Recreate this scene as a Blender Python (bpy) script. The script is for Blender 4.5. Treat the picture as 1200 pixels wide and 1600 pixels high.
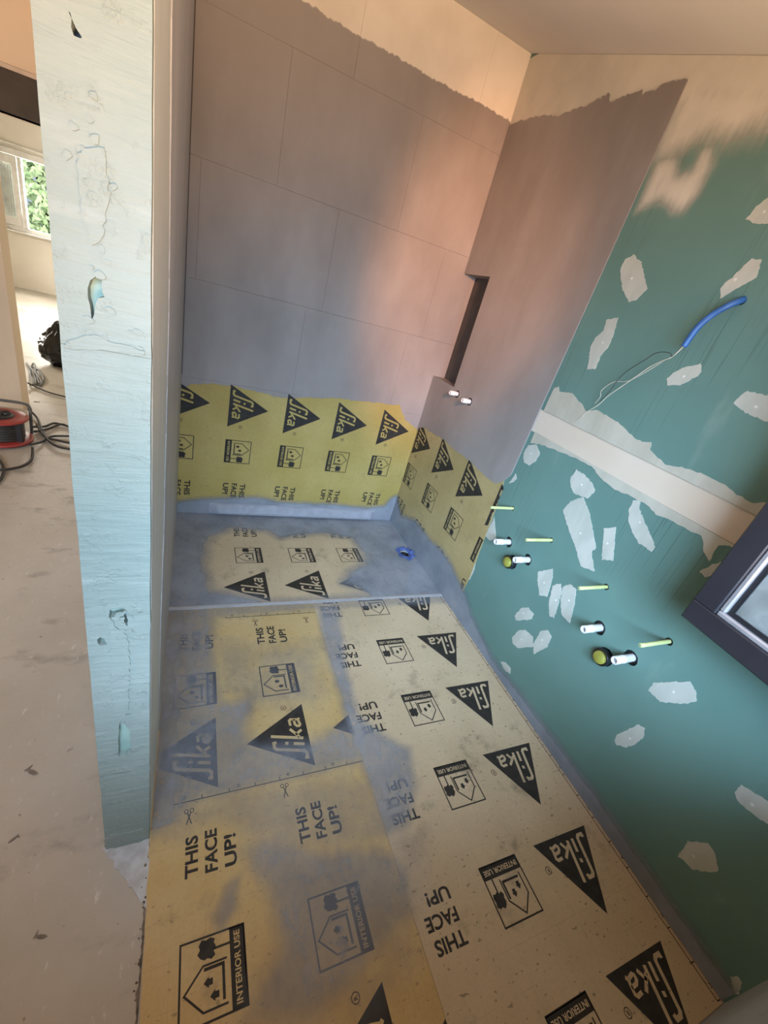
import bpy, bmesh, math, random
import numpy as np
from mathutils import Vector, Matrix, noise
from mathutils.geometry import tessellate_polygon

# ------------------------------------------------------------------ clear
for o in list(bpy.data.objects):
    bpy.data.objects.remove(o, do_unlink=True)
scene = bpy.context.scene
COL = scene.collection
R = math.radians

# ------------------------------------------------------------------ camera
ROT = [[0.901842, -0.351133, 0.251767], [0.042311, -0.508133, -0.860239], [0.42999, 0.786452, -0.443398]]     # world axes seen by the lens (right, down, forward)
FPX = 650.308      # focal length in pixels of the 1200 x 1600 frame
CAMZ = 1.55
cd = bpy.data.cameras.new('camera')
cam = bpy.data.objects.new('camera', cd)
COL.objects.link(cam)
cd.sensor_fit = 'VERTICAL'
cd.sensor_height = 24.0
cd.lens = FPX / 1600 * 24.0
cd.clip_start = 0.02
cd.clip_end = 100
r0, r1, r2 = [Vector(v) for v in ROT]
cam.matrix_world = Matrix((
    (r0.x, -r1.x, -r2.x, 0), (r0.y, -r1.y, -r2.y, 0), (r0.z, -r1.z, -r2.z, CAMZ), (0, 0, 0, 1)))
scene.camera = cam

# ------------------------------------------------------------------ world, lights, exposure
world = bpy.data.worlds.new('world')
scene.world = world
world.use_nodes = True
bg = world.node_tree.nodes['Background']
bg.inputs['Color'].default_value = (0.75, 0.87, 1.0, 1)
bg.inputs['Strength'].default_value = 1.0


def area(name, loc, target, sx, sy, power, col, spread=180):
    l = bpy.data.lights.new(name, 'AREA')
    l.shape = 'RECTANGLE'
    l.size, l.size_y = sx, sy
    l.energy = power
    l.color = col
    l.spread = R(spread)
    o = bpy.data.objects.new(name, l)
    COL.objects.link(o)
    o.location = loc
    o.rotation_euler = (Vector(target) - Vector(loc)).to_track_quat('-Z', 'Y').to_euler()
    return o


# daylight falling in through the bathroom window, and the warm light thrown up by the sunlit ground outside it
area('window_skylight', (0.0, -1.45, 2.0), (1.40, 0.85, 0.55), 2.2, 1.3, 175, (0.49, 0.71, 1.0), 100)
area('window_ground_bounce', (0.95, -1.30, 0.35), (0.75, 1.6, 2.6), 2.0, 1.2, 120, (1.0, 0.63, 0.37), 90)
# the same through the window of the open room on the left, and through the far window
area('room_skylight', (-2.1, -1.25, 2.0), (-1.3, 3.2, 0.4), 2.0, 1.4, 80, (0.86, 0.92, 1.0), 110)
area('room_ground_bounce', (-1.9, -1.20, 0.5), (-1.0, 3.6, 2.6), 2.2, 1.0, 150, (1.0, 0.60, 0.34), 90)
area('far_skylight', (-2.0, 11.3, 1.9), (-1.6, 6.0, 0.0), 1.8, 1.4, 420, (1.0, 0.95, 0.86))
area('side_fill', (-4.1, 7.6, 1.9), (-1.5, 8.2, 0.8), 2.0, 1.4, 420, (1.0, 0.94, 0.84))  # added lamp outside an added side opening, brightens the far wall
# sunlight thrown back by the glass of the open sash on to the shower wall
sl = bpy.data.lights.new('sun_glint', 'SPOT')
sl.energy = 540
sl.color = (1.0, 0.46, 0.22)
sl.spot_size = R(38)
sl.spot_blend = 1.0
sl.shadow_soft_size = 0.06
so = bpy.data.objects.new('sun_glint', sl)
COL.objects.link(so)
so.location = (0.62, 0.02, 1.99)
so.scale = (0.72, 1.3, 1)
so.rotation_euler = (Vector((1.42, 2.615, 1.66)) - so.location).to_track_quat('-Z', 'Y').to_euler()

vs = scene.view_settings
vs.view_transform = 'Standard'
vs.look = 'None'
vs.gamma = 1
vs.use_curve_mapping = False
vs.exposure = -0.54

# ------------------------------------------------------------------ measured outlines, metres in the plane of their own surface
# right wall (y, z), back wall (x, z), floor (x, y), partition end (x, z)
PATCH_UP = [[(1.4462, 1.874), (1.4489, 1.9131), (1.4174, 1.9307), (1.3673, 1.9079), (1.3207, 1.8576), (1.2868, 1.8223), (1.3132, 1.7815), (1.3389, 1.7726), (1.397, 1.8135)], [(1.4052, 1.6984), (1.3562, 1.714), (1.341, 1.6594), (1.3376, 1.6048), (1.3539, 1.5637), (1.3461, 1.517), (1.388, 1.5052), (1.4225, 1.5952), (1.4164, 1.6346), (1.3937, 1.6602)], [(1.0281, 1.8427), (1.0217, 1.8612), (1.0097, 1.8759), (0.9856, 1.929), (0.9545, 1.9269), (0.9395, 1.8801), (0.978, 1.8466), (1.0086, 1.817)], [(1.0639, 2.0328), (1.0544, 2.0668), (1.0362, 2.088), (1.004, 2.0748), (0.9728, 2.0239), (1.0245, 2.0182)], [(1.0368, 1.5535), (1.0271, 1.5781), (1.0006, 1.6034), (0.9563, 1.624), (0.9389, 1.6048), (0.9435, 1.5854), (0.984, 1.548), (1.022, 1.5349)], [(0.7967, 1.5416), (0.7934, 1.5675), (0.7844, 1.5833), (0.7272, 1.5845), (0.6763, 1.5697), (0.6584, 1.5337), (0.6964, 1.5204), (0.7535, 1.5255)]]
PATCH_LOW = [[(1.5326, 1.0591), (1.5259, 1.1038), (1.4812, 1.1279), (1.4341, 1.1015), (1.4369, 1.0596), (1.4647, 1.0231), (1.5081, 1.0215)], [(1.5435, 0.8847), (1.5329, 0.9223), (1.5267, 0.9508), (1.5068, 0.9289), (1.5219, 0.8996)], [(1.2159, 1.0791), (1.2061, 1.1214), (1.1605, 1.1222), (1.0996, 1.1058), (1.0774, 1.0863), (1.092, 1.0448), (1.1616, 1.0307), (1.1927, 1.0472)], [(1.1733, 0.94), (1.1585, 0.9937), (1.1145, 1.0399), (1.0489, 0.9968), (0.9484, 0.8929), (0.9588, 0.8689), (0.9051, 0.8094), (0.967, 0.7884), (1.0327, 0.8396), (1.1286, 0.9036)], [(0.961, 0.9816), (0.9216, 1.012), (0.8614, 0.8958), (0.904, 0.8697), (0.9318, 0.9209)], [(0.9112, 1.0935), (0.9162, 1.1341), (0.8904, 1.1485), (0.8823, 1.12), (0.8284, 1.0808), (0.7574, 1.0318), (0.7614, 1.0115), (0.8179, 1.0096), (0.8576, 1.0329), (0.8932, 1.06)], [(1.1388, 0.6249), (1.0791, 0.6905), (1.0566, 0.6509), (1.0358, 0.5641), (1.0741, 0.5376), (1.1193, 0.5873)], [(1.0384, 0.6273), (1.009, 0.6617), (0.9842, 0.6343), (0.9691, 0.5703), (0.9555, 0.5102), (0.977, 0.4967), (1.0125, 0.5447)], [(0.9928, 0.6587), (0.9661, 0.6932), (0.9314, 0.6915), (0.9044, 0.6286), (0.8806, 0.549), (0.9335, 0.5508), (0.9678, 0.5975)], [(1.1423, 0.3482), (1.1278, 0.4102), (1.0958, 0.4421), (1.052, 0.4401), (1.0499, 0.4109), (1.1227, 0.3325)], [(1.0956, 0.2422), (1.0852, 0.3031), (1.0549, 0.3392), (0.9983, 0.3495), (0.9748, 0.3081), (1.0388, 0.2322), (1.076, 0.2238)], [(0.9803, 0.3243), (0.9797, 0.4041), (0.9549, 0.4387), (0.9191, 0.4305), (0.913, 0.3738), (0.9512, 0.2847)], [(1.0919, 0.078), (1.0601, 0.1057), (1.0228, 0.1078), (1.0077, 0.0847), (1.0442, 0.0665)], [(0.508, 0.5894), (0.5111, 0.6266), (0.4685, 0.6843), (0.4347, 0.7277), (0.4061, 0.7127), (0.3911, 0.6887), (0.4026, 0.657), (0.4615, 0.5905)], [(0.6006, 1.0446), (0.5866, 1.0822), (0.5701, 1.1077), (0.5529, 1.1248), (0.549, 1.0849), (0.5785, 1.0394)], [(0.496, 0.3259), (0.4978, 0.3515), (0.4694, 0.457), (0.4475, 0.4663), (0.434, 0.4401), (0.4367, 0.3889), (0.4545, 0.3431), (0.4823, 0.3183)], [(0.1839, 0.5493), (0.185, 0.5837), (0.1272, 0.6079), (0.0999, 0.6021), (0.0771, 0.5649), (0.1176, 0.5423), (0.1651, 0.5353)], [(0.1625, 0.2163), (0.1632, 0.2376), (0.1715, 0.2903), (0.1408, 0.3472), (0.1119, 0.342), (0.0838, 0.3081), (0.0938, 0.2712), (0.1217, 0.2295), (0.1483, 0.2268)], [(-0.0915, 0.0865), (-0.0931, 0.1111), (-0.1072, 0.1096), (-0.1222, 0.0746), (-0.1184, 0.0592)], [(1.5485, 0.5548), (1.5449, 0.6813), (1.4678, 0.5877), (1.506, 0.5515)], [(1.5467, 0.2526), (1.5422, 0.4063), (1.5228, 0.3301), (1.5263, 0.2632)]]
BAND_UP = [(1.5207, 1.3881), (1.4978, 1.3996), (1.4803, 1.3839), (1.4108, 1.3987), (1.3306, 1.3684), (1.3014, 1.3533), (1.2443, 1.372), (1.1458, 1.3634), (1.0939, 1.3502), (1.0419, 1.3339), (1.0009, 1.3324), (0.968, 1.3413), (0.9588, 1.319), (0.9068, 1.3025), (0.881, 1.297), (0.8401, 1.3074), (0.7663, 1.3177), (0.7004, 1.3184), (0.644, 1.3051), (0.5978, 1.3038), (0.5659, 1.3217), (0.5291, 1.3281), (0.4812, 1.2772), (0.5719, 1.2769), (0.9333, 1.2783), (1.5225, 1.2811), (1.5223, 1.3351)]
BAND_LOW = [(1.5206, 1.1756), (0.9408, 1.1732), (0.5751, 1.1716), (0.5047, 1.1727), (0.5038, 1.1612), (0.5739, 1.1642), (0.6006, 1.1456), (0.6007, 1.1284), (0.5947, 1.0894), (0.6244, 1.1073), (0.6562, 1.1464), (0.6886, 1.1426), (0.7353, 1.1393), (0.77, 1.1403), (0.8171, 1.1301), (0.8752, 1.1476), (0.9013, 1.1424), (0.9328, 1.1442), (0.9999, 1.1325), (1.0868, 1.1429), (1.1369, 1.1644), (1.1886, 1.1662), (1.2914, 1.1575), (1.3746, 1.1493), (1.4614, 1.136), (1.5181, 1.1187)]
SKIM = [[(1.517, 2.4622), (1.0305, 2.3484), (0.9907, 2.283), (1.1662, 2.2998), (1.2181, 2.28), (1.2604, 2.2592), (1.3423, 2.2838), (1.3874, 2.2669), (1.4355, 2.249), (1.5072, 2.2324), (1.5226, 2.2873)], [(1.4977, 2.0749), (1.4997, 2.1428), (1.5072, 2.2324), (1.4656, 2.2402), (1.4216, 2.2408), (1.383, 2.1787), (1.3286, 2.1854), (1.3355, 2.2352), (1.301, 2.2539), (1.2653, 2.1902), (1.2699, 2.1546), (1.2663, 2.111), (1.2883, 2.0676), (1.333, 2.0566), (1.3596, 2.0848), (1.4108, 2.1084), (1.4548, 2.0869)]]
COAT_UP_EDGE = [(2.6582, 0.7704), (2.5394, 0.8239), (2.3476, 0.8397), (2.2449, 0.8526), (2.0992, 0.8417), (1.9085, 0.8484), (1.7249, 0.8334), (1.6301, 0.8338), (1.5857, 0.8756)]
COAT_TOP_EDGE = [(2.6082, 2.5284), (2.5093, 2.5296), (2.3212, 2.5171), (2.2076, 2.4916), (2.1032, 2.4919), (2.0072, 2.4922), (1.9039, 2.5072), (1.8669, 2.4675), (1.8266, 2.4767), (1.7221, 2.4811), (1.7102, 2.4621), (1.6533, 2.4658), (1.6102, 2.4717), (1.5211, 2.462)]
COAT_LOW_EDGE = [(2.6535, 0.2634), (2.4709, 0.1357), (2.2572, 0.2261), (2.0198, 0.2188), (1.8492, 0.2442), (1.7136, 0.2339), (1.5647, 0.1898), (1.4951, 0.1756), (1.3981, 0.1168), (1.1459, 0.0536), (0.8166, 0.0752), (0.441, 0.0859), (0.1226, 0.08), (-0.1177, 0.0758)]
SHEET_R_EDGE = [(1.5333, 0.287), (1.5477, 0.5659), (1.5576, 0.724), (1.5813, 0.8778)]
SHEET_B_TOP = [(-0.0686, 0.8176), (0.0022, 0.8517), (0.1533, 0.8782), (0.2596, 0.8778), (0.5078, 0.8526), (0.83, 0.9051), (1.3135, 0.934), (1.3777, 0.8412), (1.4031, 0.8922)]
COAT_B_LOW = [(-0.0511, 0.0844), (0.1491, 0.121), (0.4326, 0.1495), (0.6116, 0.1199), (0.9908, 0.1264), (1.282, 0.109), (1.4135, 0.1337), (1.4666, 0.2239)]
TAN_SHOWER = [(0.1109, 2.0696), (0.1484, 2.3071), (0.2769, 2.4247), (0.485, 2.4038), (0.5695, 2.3178), (0.8538, 2.3869), (1.0765, 2.3308), (1.0977, 2.1654), (1.0783, 2.0539), (0.9474, 1.9658), (0.8615, 1.8374), (0.9562, 1.7869), (0.9883, 1.7403), (0.7553, 1.7238), (0.4265, 1.7212), (0.2093, 1.8101), (0.1438, 1.8337), (0.1282, 1.9579)]
COVER = [([(-0.0792, 1.7419), (0.1514, 1.7243), (0.1433, 1.4402), (0.1583, 1.1386), (0.1626, 0.8817), (0.1155, 0.8072), (0.0054, 0.7395), (-0.0683, 0.7075), (-0.0698, 0.9337), (-0.0904, 1.5068)], 0.74, 0.03), ([(-0.0598, 1.7404), (1.5649, 1.7199), (1.5676, 1.6216), (0.6822, 1.6324), (0.1483, 1.615), (-0.0543, 1.6344)], 0.55, 0.02), ([(0.6774, 1.6581), (0.7998, 1.6587), (0.7164, 1.248), (0.6946, 0.9804), (0.7743, 0.8772), (0.8609, 0.8038), (0.8232, 0.6611), (0.7452, 0.5502), (0.6421, 0.5378), (0.6421, 0.7037), (0.6359, 0.8003), (0.6175, 0.8686), (0.6384, 1.0846), (0.6378, 1.3776)], 0.74, 0.02), ([(0.1348, 1.1428), (0.2939, 1.1445), (0.2444, 1.011), (0.2724, 0.9409), (0.4605, 0.9145), (0.632, 0.9628), (0.673, 0.7922), (0.3423, 0.7851), (0.0214, 0.7869), (-0.0132, 0.7622), (0.0964, 0.8322)], 0.7, 0.03), ([(0.0042, 0.7669), (0.2159, 0.804), (0.5241, 0.7655), (0.7013, 0.6898), (0.6781, 0.5095), (0.3278, 0.568), (0.2409, 0.643), (0.1133, 0.7119), (-0.0275, 0.7134)], 0.42, 0.04), ([(0.2009, 0.6191), (0.3003, 0.6456), (0.4268, 0.5585), (0.6144, 0.5264), (0.6992, 0.4495), (0.666, 0.3294), (0.5474, 0.2945), (0.4592, 0.2586), (0.3455, 0.2167), (0.1728, 0.2736), (0.2087, 0.3379), (0.2784, 0.3768), (0.2602, 0.492)], 0.68, 0.03), ([(0.108, 0.4803), (0.1469, 0.5542), (0.1871, 0.5582), (0.1735, 0.4884), (0.1307, 0.4473)], 0.6, 0.01), ([(0.6558, 0.5731), (0.7821, 0.5207), (0.7252, 0.3585), (0.6079, 0.2495), (0.4358, 0.1869), (0.3753, 0.2069), (0.5474, 0.2945)], 0.35, 0.04), ([(0.1444, 1.4787), (0.3803, 1.4102), (0.6317, 1.4202), (0.5481, 1.0687), (0.3367, 1.077), (0.1594, 1.1679)], 0.32, 0.05)]
P_HOLE = [[(-0.1197, 1.4784), (-0.1148, 1.482), (-0.1125, 1.4792), (-0.1139, 1.4717), (-0.1129, 1.4606), (-0.1111, 1.4557), (-0.118, 1.452), (-0.1223, 1.4425), (-0.1243, 1.4291), (-0.1261, 1.4226), (-0.1277, 1.4294), (-0.1275, 1.4412), (-0.1294, 1.4513), (-0.1298, 1.4615), (-0.1256, 1.4718)], [(-0.1232, 0.8988), (-0.1105, 0.9031), (-0.0978, 0.9004), (-0.0945, 0.8765), (-0.095, 0.8536), (-0.0987, 0.8586), (-0.102, 0.8771), (-0.1139, 0.8826), (-0.1239, 0.8778), (-0.1261, 0.8859)], [(-0.1166, 0.5525), (-0.1105, 0.5551), (-0.0969, 0.5217), (-0.0956, 0.4242), (-0.1039, 0.4257), (-0.1075, 0.4214), (-0.1217, 0.425), (-0.1211, 0.4869)], [(-0.1466, 0.8236), (-0.1412, 0.83), (-0.1357, 0.8256), (-0.1327, 0.8134), (-0.1277, 0.808), (-0.135, 0.8065), (-0.1436, 0.8077), (-0.1475, 0.8153)], [(-0.1316, 1.7242), (-0.1302, 1.7235), (-0.1286, 1.719), (-0.1269, 1.7126), (-0.1215, 1.7081), (-0.1228, 1.7066), (-0.128, 1.7069), (-0.1299, 1.7114), (-0.1301, 1.7184)]]
P_FLAKE = [[(-0.1643, 0.0003), (-0.1642, 0.0814), (-0.1085, 0.0674), (-0.0595, 0.0686), (-0.0595, -0.0072)], [(-0.1631, 1.3819), (-0.1489, 1.3916), (-0.1299, 1.4058), (-0.1001, 1.3993), (-0.0727, 1.3961), (-0.0622, 1.3937), (-0.063, 1.3844), (-0.1005, 1.3878), (-0.131, 1.3842), (-0.1534, 1.3771)], [(-0.1304, 1.6119), (-0.1129, 1.6154), (-0.1032, 1.621), (-0.1003, 1.5767), (-0.1057, 1.5551), (-0.1105, 1.519), (-0.1245, 1.5116), (-0.1291, 1.5481), (-0.1315, 1.5734)], [(-0.1274, 0.8964), (-0.111, 0.8443), (-0.0947, 0.8337), (-0.0929, 0.7403), (-0.0994, 0.5724), (-0.1249, 0.5563), (-0.1275, 0.6664), (-0.1259, 0.8196)]]
CONDUIT = [(1.52, 0.9504, 1.8266), (1.49, 0.9399, 1.8132), (1.47, 0.9558, 1.7905), (1.462, 0.9816, 1.7578), (1.458, 1.0001, 1.716), (1.455, 1.0073, 1.6583)]
WIRES = [[(1.46, 1.0071, 1.6786), (1.457, 1.0111, 1.656), (1.46, 1.0307, 1.6226), (1.462, 1.0574, 1.6039), (1.465, 1.0929, 1.5745), (1.468, 1.1258, 1.5357), (1.472, 1.1612, 1.4945), (1.476, 1.2073, 1.4387), (1.48, 1.2334, 1.3957), (1.486, 1.2791, 1.3481), (1.49, 1.2906, 1.3239), (1.49, 1.3043, 1.3086)], [(1.461, 1.0115, 1.6755), (1.458, 1.0147, 1.6514), (1.459, 1.0306, 1.6234), (1.452, 1.0367, 1.6313), (1.45, 1.0649, 1.6294), (1.455, 1.094, 1.6192), (1.46, 1.1207, 1.5925), (1.465, 1.1626, 1.5525), (1.47, 1.1923, 1.5103), (1.474, 1.2073, 1.4606), (1.48, 1.2333, 1.4089)], [(1.462, 1.0159, 1.6724), (1.459, 1.0178, 1.6458), (1.461, 1.0326, 1.6197), (1.459, 1.0484, 1.608), (1.464, 1.0833, 1.5709), (1.47, 1.1487, 1.5125), (1.474, 1.2113, 1.492), (1.476, 1.2472, 1.4497), (1.478, 1.2407, 1.426), (1.482, 1.253, 1.3966)]]
CABLES = [[(-1.0813, 3.7519), (-1.0216, 3.8301), (-0.9806, 3.9192), (-0.8916, 3.8933), (-0.8191, 3.8461)], [(-1.0392, 3.6586), (-0.9911, 3.7843), (-0.9362, 3.9062), (-0.8744, 3.8701), (-0.8011, 3.7947)], [(-1.1915, 4.1126), (-1.1079, 3.99), (-1.0276, 3.7712), (-0.9404, 3.5612), (-0.8616, 3.4609), (-0.7912, 3.4323), (-0.721, 3.4272)], [(-1.0062, 3.4204), (-0.9701, 3.5272), (-0.9387, 3.639), (-0.8678, 3.6754), (-0.7699, 3.6936)], [(-1.0653, 3.8138), (-0.9746, 3.6274), (-0.8866, 3.5777), (-0.8144, 3.5486), (-0.7403, 3.5324)], [(-0.9795, 3.37), (-0.9478, 3.214), (-0.9615, 3.1093), (-1.0044, 3.0521), (-1.0441, 3.0255), (-1.0996, 3.0056)], [(-1.1624, 3.215), (-1.0981, 3.1591), (-1.0462, 3.0439), (-1.021, 2.9127), (-1.0322, 2.8098)], [(-1.3727, 4.812), (-1.284, 4.7584), (-1.1662, 4.6591), (-1.0445, 4.6044), (-0.9267, 4.5471)]]
LOOPS = [(-1.572, 5.5579), (-1.4669, 5.3057), (-1.3603, 5.0764), (-1.2957, 4.9297), (-1.3106, 4.8294), (-1.3725, 4.9252), (-1.4911, 5.3408), (-1.5116, 5.5505), (-1.4299, 5.2807), (-1.3127, 4.9186), (-1.3116, 5.0614), (-1.4124, 5.294), (-1.4277, 5.2298), (-1.3378, 4.9021), (-1.3422, 4.7656)]
STAIN = [(-0.2718, 0.7572), (-0.3717, 0.7962)]
SMEAR = [[(-0.173, 0.7272), (-0.1255, 0.7194), (-0.0577, 0.718), (-0.05, 0.6244), (-0.0502, 0.5537), (-0.0979, 0.616), (-0.1346, 0.6703)]]
LEAF = [(-0.3969, 0.9934), (-1.2151, 4.4157), (-0.2733, 0.565), (-0.3924, 0.8063)]
SASHC = [[(0.4953, 0.9726), (0.3992, 1.065)]]

BX, BY = 1.505, 2.615          # right wall, back wall
PX0, PX1, PY0 = -0.164, -0.055, 0.72   # partition
FY = -0.124                    # wall with the window, behind the camera


def ceil_z(y):
    return 2.82 - 0.268 * (BY - y) if y < BY else 2.82


# ------------------------------------------------------------------ node helpers
class NT:
    def __init__(self, name):
        self.m = bpy.data.materials.new(name)
        self.m.use_nodes = True
        self.t = self.m.node_tree
        self.t.nodes.clear()
        self.out = self.n('ShaderNodeOutputMaterial')
        self.b = self.n('ShaderNodeBsdfPrincipled')
        self.t.links.new(self.b.outputs[0], self.out.inputs[0])
        self.pos = self.n('ShaderNodeNewGeometry').outputs['Position']

    def n(self, k, **kw):
        x = self.t.nodes.new(k)
        for a, b in kw.items():
            setattr(x, a, b)
        return x

    def put(self, sock, v):
        if hasattr(v, 'is_output'):
            self.t.links.new(v, sock)
        else:
            if isinstance(v, (tuple, list)) and len(v) == 3 and len(sock.default_value) == 4:
                v = (*v, 1)
            sock.default_value = v

    def math(self, op, a, b=0.0, c=None):
        x = self.n('ShaderNodeMath', operation=op)
        self.put(x.inputs[0], a)
        self.put(x.inputs[1], b)
        if c is not None:
            self.put(x.inputs[2], c)
        return x.outputs[0]

    def vec(self, s=(1, 1, 1), src=None, off=(0, 0, 0)):
        x = self.n('ShaderNodeMapping')
        self.put(x.inputs[0], src or self.pos)
        x.inputs['Scale'].default_value = s
        x.inputs['Location'].default_value = off
        return x.outputs[0]

    def noise(self, scale, detail=3, rough=.55, s=(1, 1, 1), off=(0, 0, 0), dist=0):
        x = self.n('ShaderNodeTexNoise')
        self.put(x.inputs['Vector'], self.vec(s, None, off))
        x.inputs['Scale'].default_value = scale
        x.inputs['Detail'].default_value = detail
        x.inputs['Roughness'].default_value = rough
        x.inputs['Distortion'].default_value = dist
        return x.outputs[0]

    def ramp(self, f, a, b, smooth=True):
        x = self.n('ShaderNodeMapRange', interpolation_type='SMOOTHSTEP' if smooth else 'LINEAR')
        self.put(x.inputs[0], f)
        self.put(x.inputs[1], a)
        self.put(x.inputs[2], b)
        return x.outputs[0]

    def mix(self, f, a, b):
        x = self.n('ShaderNodeMix', data_type='RGBA')
        self.put(x.inputs[0], f)
        self.put(x.inputs[6], a)
        self.put(x.inputs[7], b)
        return x.outputs[2]

    def sep(self):
        x = self.n('ShaderNodeSeparateXYZ')
        self.put(x.inputs[0], self.pos)
        return x.outputs

    def bump(self, h, strength=.3, dist=.002):
        x = self.n('ShaderNodeBump')
        x.inputs['Strength'].default_value = strength
        x.inputs['Distance'].default_value = dist
        self.put(x.inputs['Height'], h)
        self.t.links.new(x.outputs[0], self.b.inputs['Normal'])

    def fin(self, col, rough=.6, metal=0, spec=.5):
        self.put(self.b.inputs['Base Color'], col)
        self.put(self.b.inputs['Roughness'], rough)
        self.b.inputs['Metallic'].default_value = metal
        self.b.inputs['Specular IOR Level'].default_value = spec
        return self.m


def plain(name, c1, c2=None, scale=12, rough=.6, metal=0, bump=0, spec=.5, s=(1, 1, 1), bscale=None):
    t = NT(name)
    c2 = c2 or tuple(x * .82 for x in c1)
    f = t.ramp(t.noise(scale, 4, s=s), .3, .7)
    if bump:
        t.bump(t.noise(bscale or scale * 4, 4, s=s), bump)
    return t.fin(t.mix(f, c1, c2), rough, metal, spec)


# ------------------------------------------------------------------ materials
COAT1, COAT2 = (.245, .218, .203), (.345, .312, .292)
CREAM1, CREAM2 = (.80, .74, .64), (.72, .66, .56)


def coat_colour(t):
    f = t.ramp(t.noise(1.7, 4, .6, s=(1, 1, .5)), .3, .7)
    g = t.ramp(t.noise(9, 5, .6, s=(1, 1, .45), off=(2, 2, 5)), .45, .8)
    return t.mix(t.math('MULTIPLY', g, .22), t.mix(f, COAT1, COAT2), (.40, .385, .375))


def m_coat(name='grey_coating'):
    t = NT(name)
    t.bump(t.noise(40, 4, s=(1, 1, .4)), .10, .002)
    return t.fin(coat_colour(t), .47, 0, .4)


def m_backwall():
    t = NT('coated_block')
    x, y, z = t.sep()
    e = t.noise(2.6, 3, s=(1, 0, .2))
    e2 = t.noise(45, 3, .6, s=(1, 0, .25))
    edge = t.math('ADD', 2.545, t.math('ADD', t.math('MULTIPLY', t.math('SUBTRACT', e, .5), .05),
                                       t.math('MULTIPLY', t.math('SUBTRACT', e2, .5), .03)))
    d = t.math('SUBTRACT', z, edge)
    f = t.ramp(d, -.003, .004)
    cream = t.mix(t.ramp(t.noise(5, 3), .3, .7), CREAM1, CREAM2)
    t.bump(t.noise(40, 4, s=(1, 1, .4)), .10, .002)
    return t.fin(t.mix(f, coat_colour(t), cream), t.math('ADD', .48, t.math('MULTIPLY', f, .3)), 0, .4)


def m_green():
    t = NT('green_plasterboard')
    f = t.ramp(t.noise(1.6, 4), .3, .7)
    c = t.mix(f, (.120, .228, .198), (.146, .268, .230))
    # pencil and trowel strokes drawn up the board
    l1 = t.ramp(t.noise(170, 1, .3, s=(0, 1, .012)), .635, .67)
    msk = t.ramp(t.noise(2.3, 3, s=(0, 1, .8), off=(0, 3, 1)), .45, .62)
    x_, y_, z_ = t.sep()
    msk = t.math('MULTIPLY', msk, t.ramp(z_, .5, .8))
    c = t.mix(t.math('MULTIPLY', t.math('MULTIPLY', l1, msk), .5), c, (.05, .09, .08))
    sm = t.ramp(t.noise(7, 4, .6, s=(0, 1, .35), off=(0, 7, 2)), .62, .78)
    c = t.mix(t.math('MULTIPLY', sm, .22), c, (.36, .44, .37))
    t.bump(t.noise(150, 3), .06, .001)
    return t.fin(c, .55, 0, .35)


def m_membrane(name, c1, c2, dirt):
    t = NT(name)
    f = t.ramp(t.noise(3.5, 4), .3, .7)
    c = t.mix(f, c1, c2)
    x, y, z = t.sep()
    g = None
    for ax in (x, y, z):
        w = t.math('ABSOLUTE', t.math('SUBTRACT', t.math('FRACT', t.math('ADD', t.math('MULTIPLY', ax, 1 / .0835), 100.37)), .5))
        l = t.ramp(w, .013, .006)
        g = l if g is None else t.math('MAXIMUM', g, l)
    brk = t.ramp(t.noise(9, 3), .42, .62)
    nrm = t.n('ShaderNodeNewGeometry').outputs['Normal']
    c = t.mix(t.math('MULTIPLY', t.math('MULTIPLY', g, brk), .30), c, tuple(v * .45 for v in c1))
    fib = t.ramp(t.noise(120, 3, .6), .35, .75)
    c = t.mix(t.math('MULTIPLY', fib, .22), c, tuple(v * .7 for v in c1))
    d = t.ramp(t.noise(6.5, 5, .65, off=(4, 2, 1)), .56, .78)
    c = t.mix(t.math('MULTIPLY', d, dirt), c, (.16, .13, .09))
    sp = t.ramp(t.noise(55, 2, .5, s=(1, 1.6, 1), off=(1, 8, 3)), .655, .72)
    c = t.mix(t.math('MULTIPLY', sp, dirt), c, (.12, .09, .06))
    t.bump(t.noise(260, 2), .10, .001)
    return t.fin(c, .52, 0, .35)


def m_concrete():
    t = NT('screed')
    f = t.ramp(t.noise(1.3, 5, .6), .3, .72)
    c = t.mix(f, (.42, .375, .305), (.53, .485, .42))
    d = t.ramp(t.noise(4.2, 5, .6, s=(1, 1.7, 1), off=(2, 5, 0)), .54, .72)
    c = t.mix(t.math('MULTIPLY', d, .65), c, (.22, .19, .155))
    w = t.ramp(t.noise(28, 4, .65, s=(1.6, .6, 1), off=(1, 1, 0)), .60, .74)
    c = t.mix(t.math('MULTIPLY', w, .75), c, (.64, .62, .59))
    k = t.ramp(t.noise(34, 2, .5, off=(9, 1, 0)), .715, .75)
    c = t.mix(t.math('MULTIPLY', k, .6), c, (.14, .11, .09))
    t.bump(t.noise(40, 6, .7), .45, .004)
    return t.fin(c, .42, 0, .45)


def m_partition():
    t = NT('plaster_block')
    f = t.ramp(t.noise(4, 5, .6), .3, .72)
    c = t.mix(f, (.262, .305, .262), (.31, .345, .300))
    b = t.ramp(t.noise(16, 4, .6, s=(.3, 1, 1.8)), .55, .72)
    c = t.mix(t.math('MULTIPLY', b, .35), c, (.41, .425, .39))
    s1 = t.noise(42, 4, .6, s=(.18, 1, 1.5))
    s2 = t.noise(9, 5, .6)
    s3 = t.ramp(t.noise(26, 5, .65, off=(5, 1, 2)), .55, .75)
    t.bump(t.math('ADD', t.math('ADD', t.math('MULTIPLY', s1, .8), s2), t.math('MULTIPLY', s3, .5)), .55, .008)
    return t.fin(c, .6, 0, .35)


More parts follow.
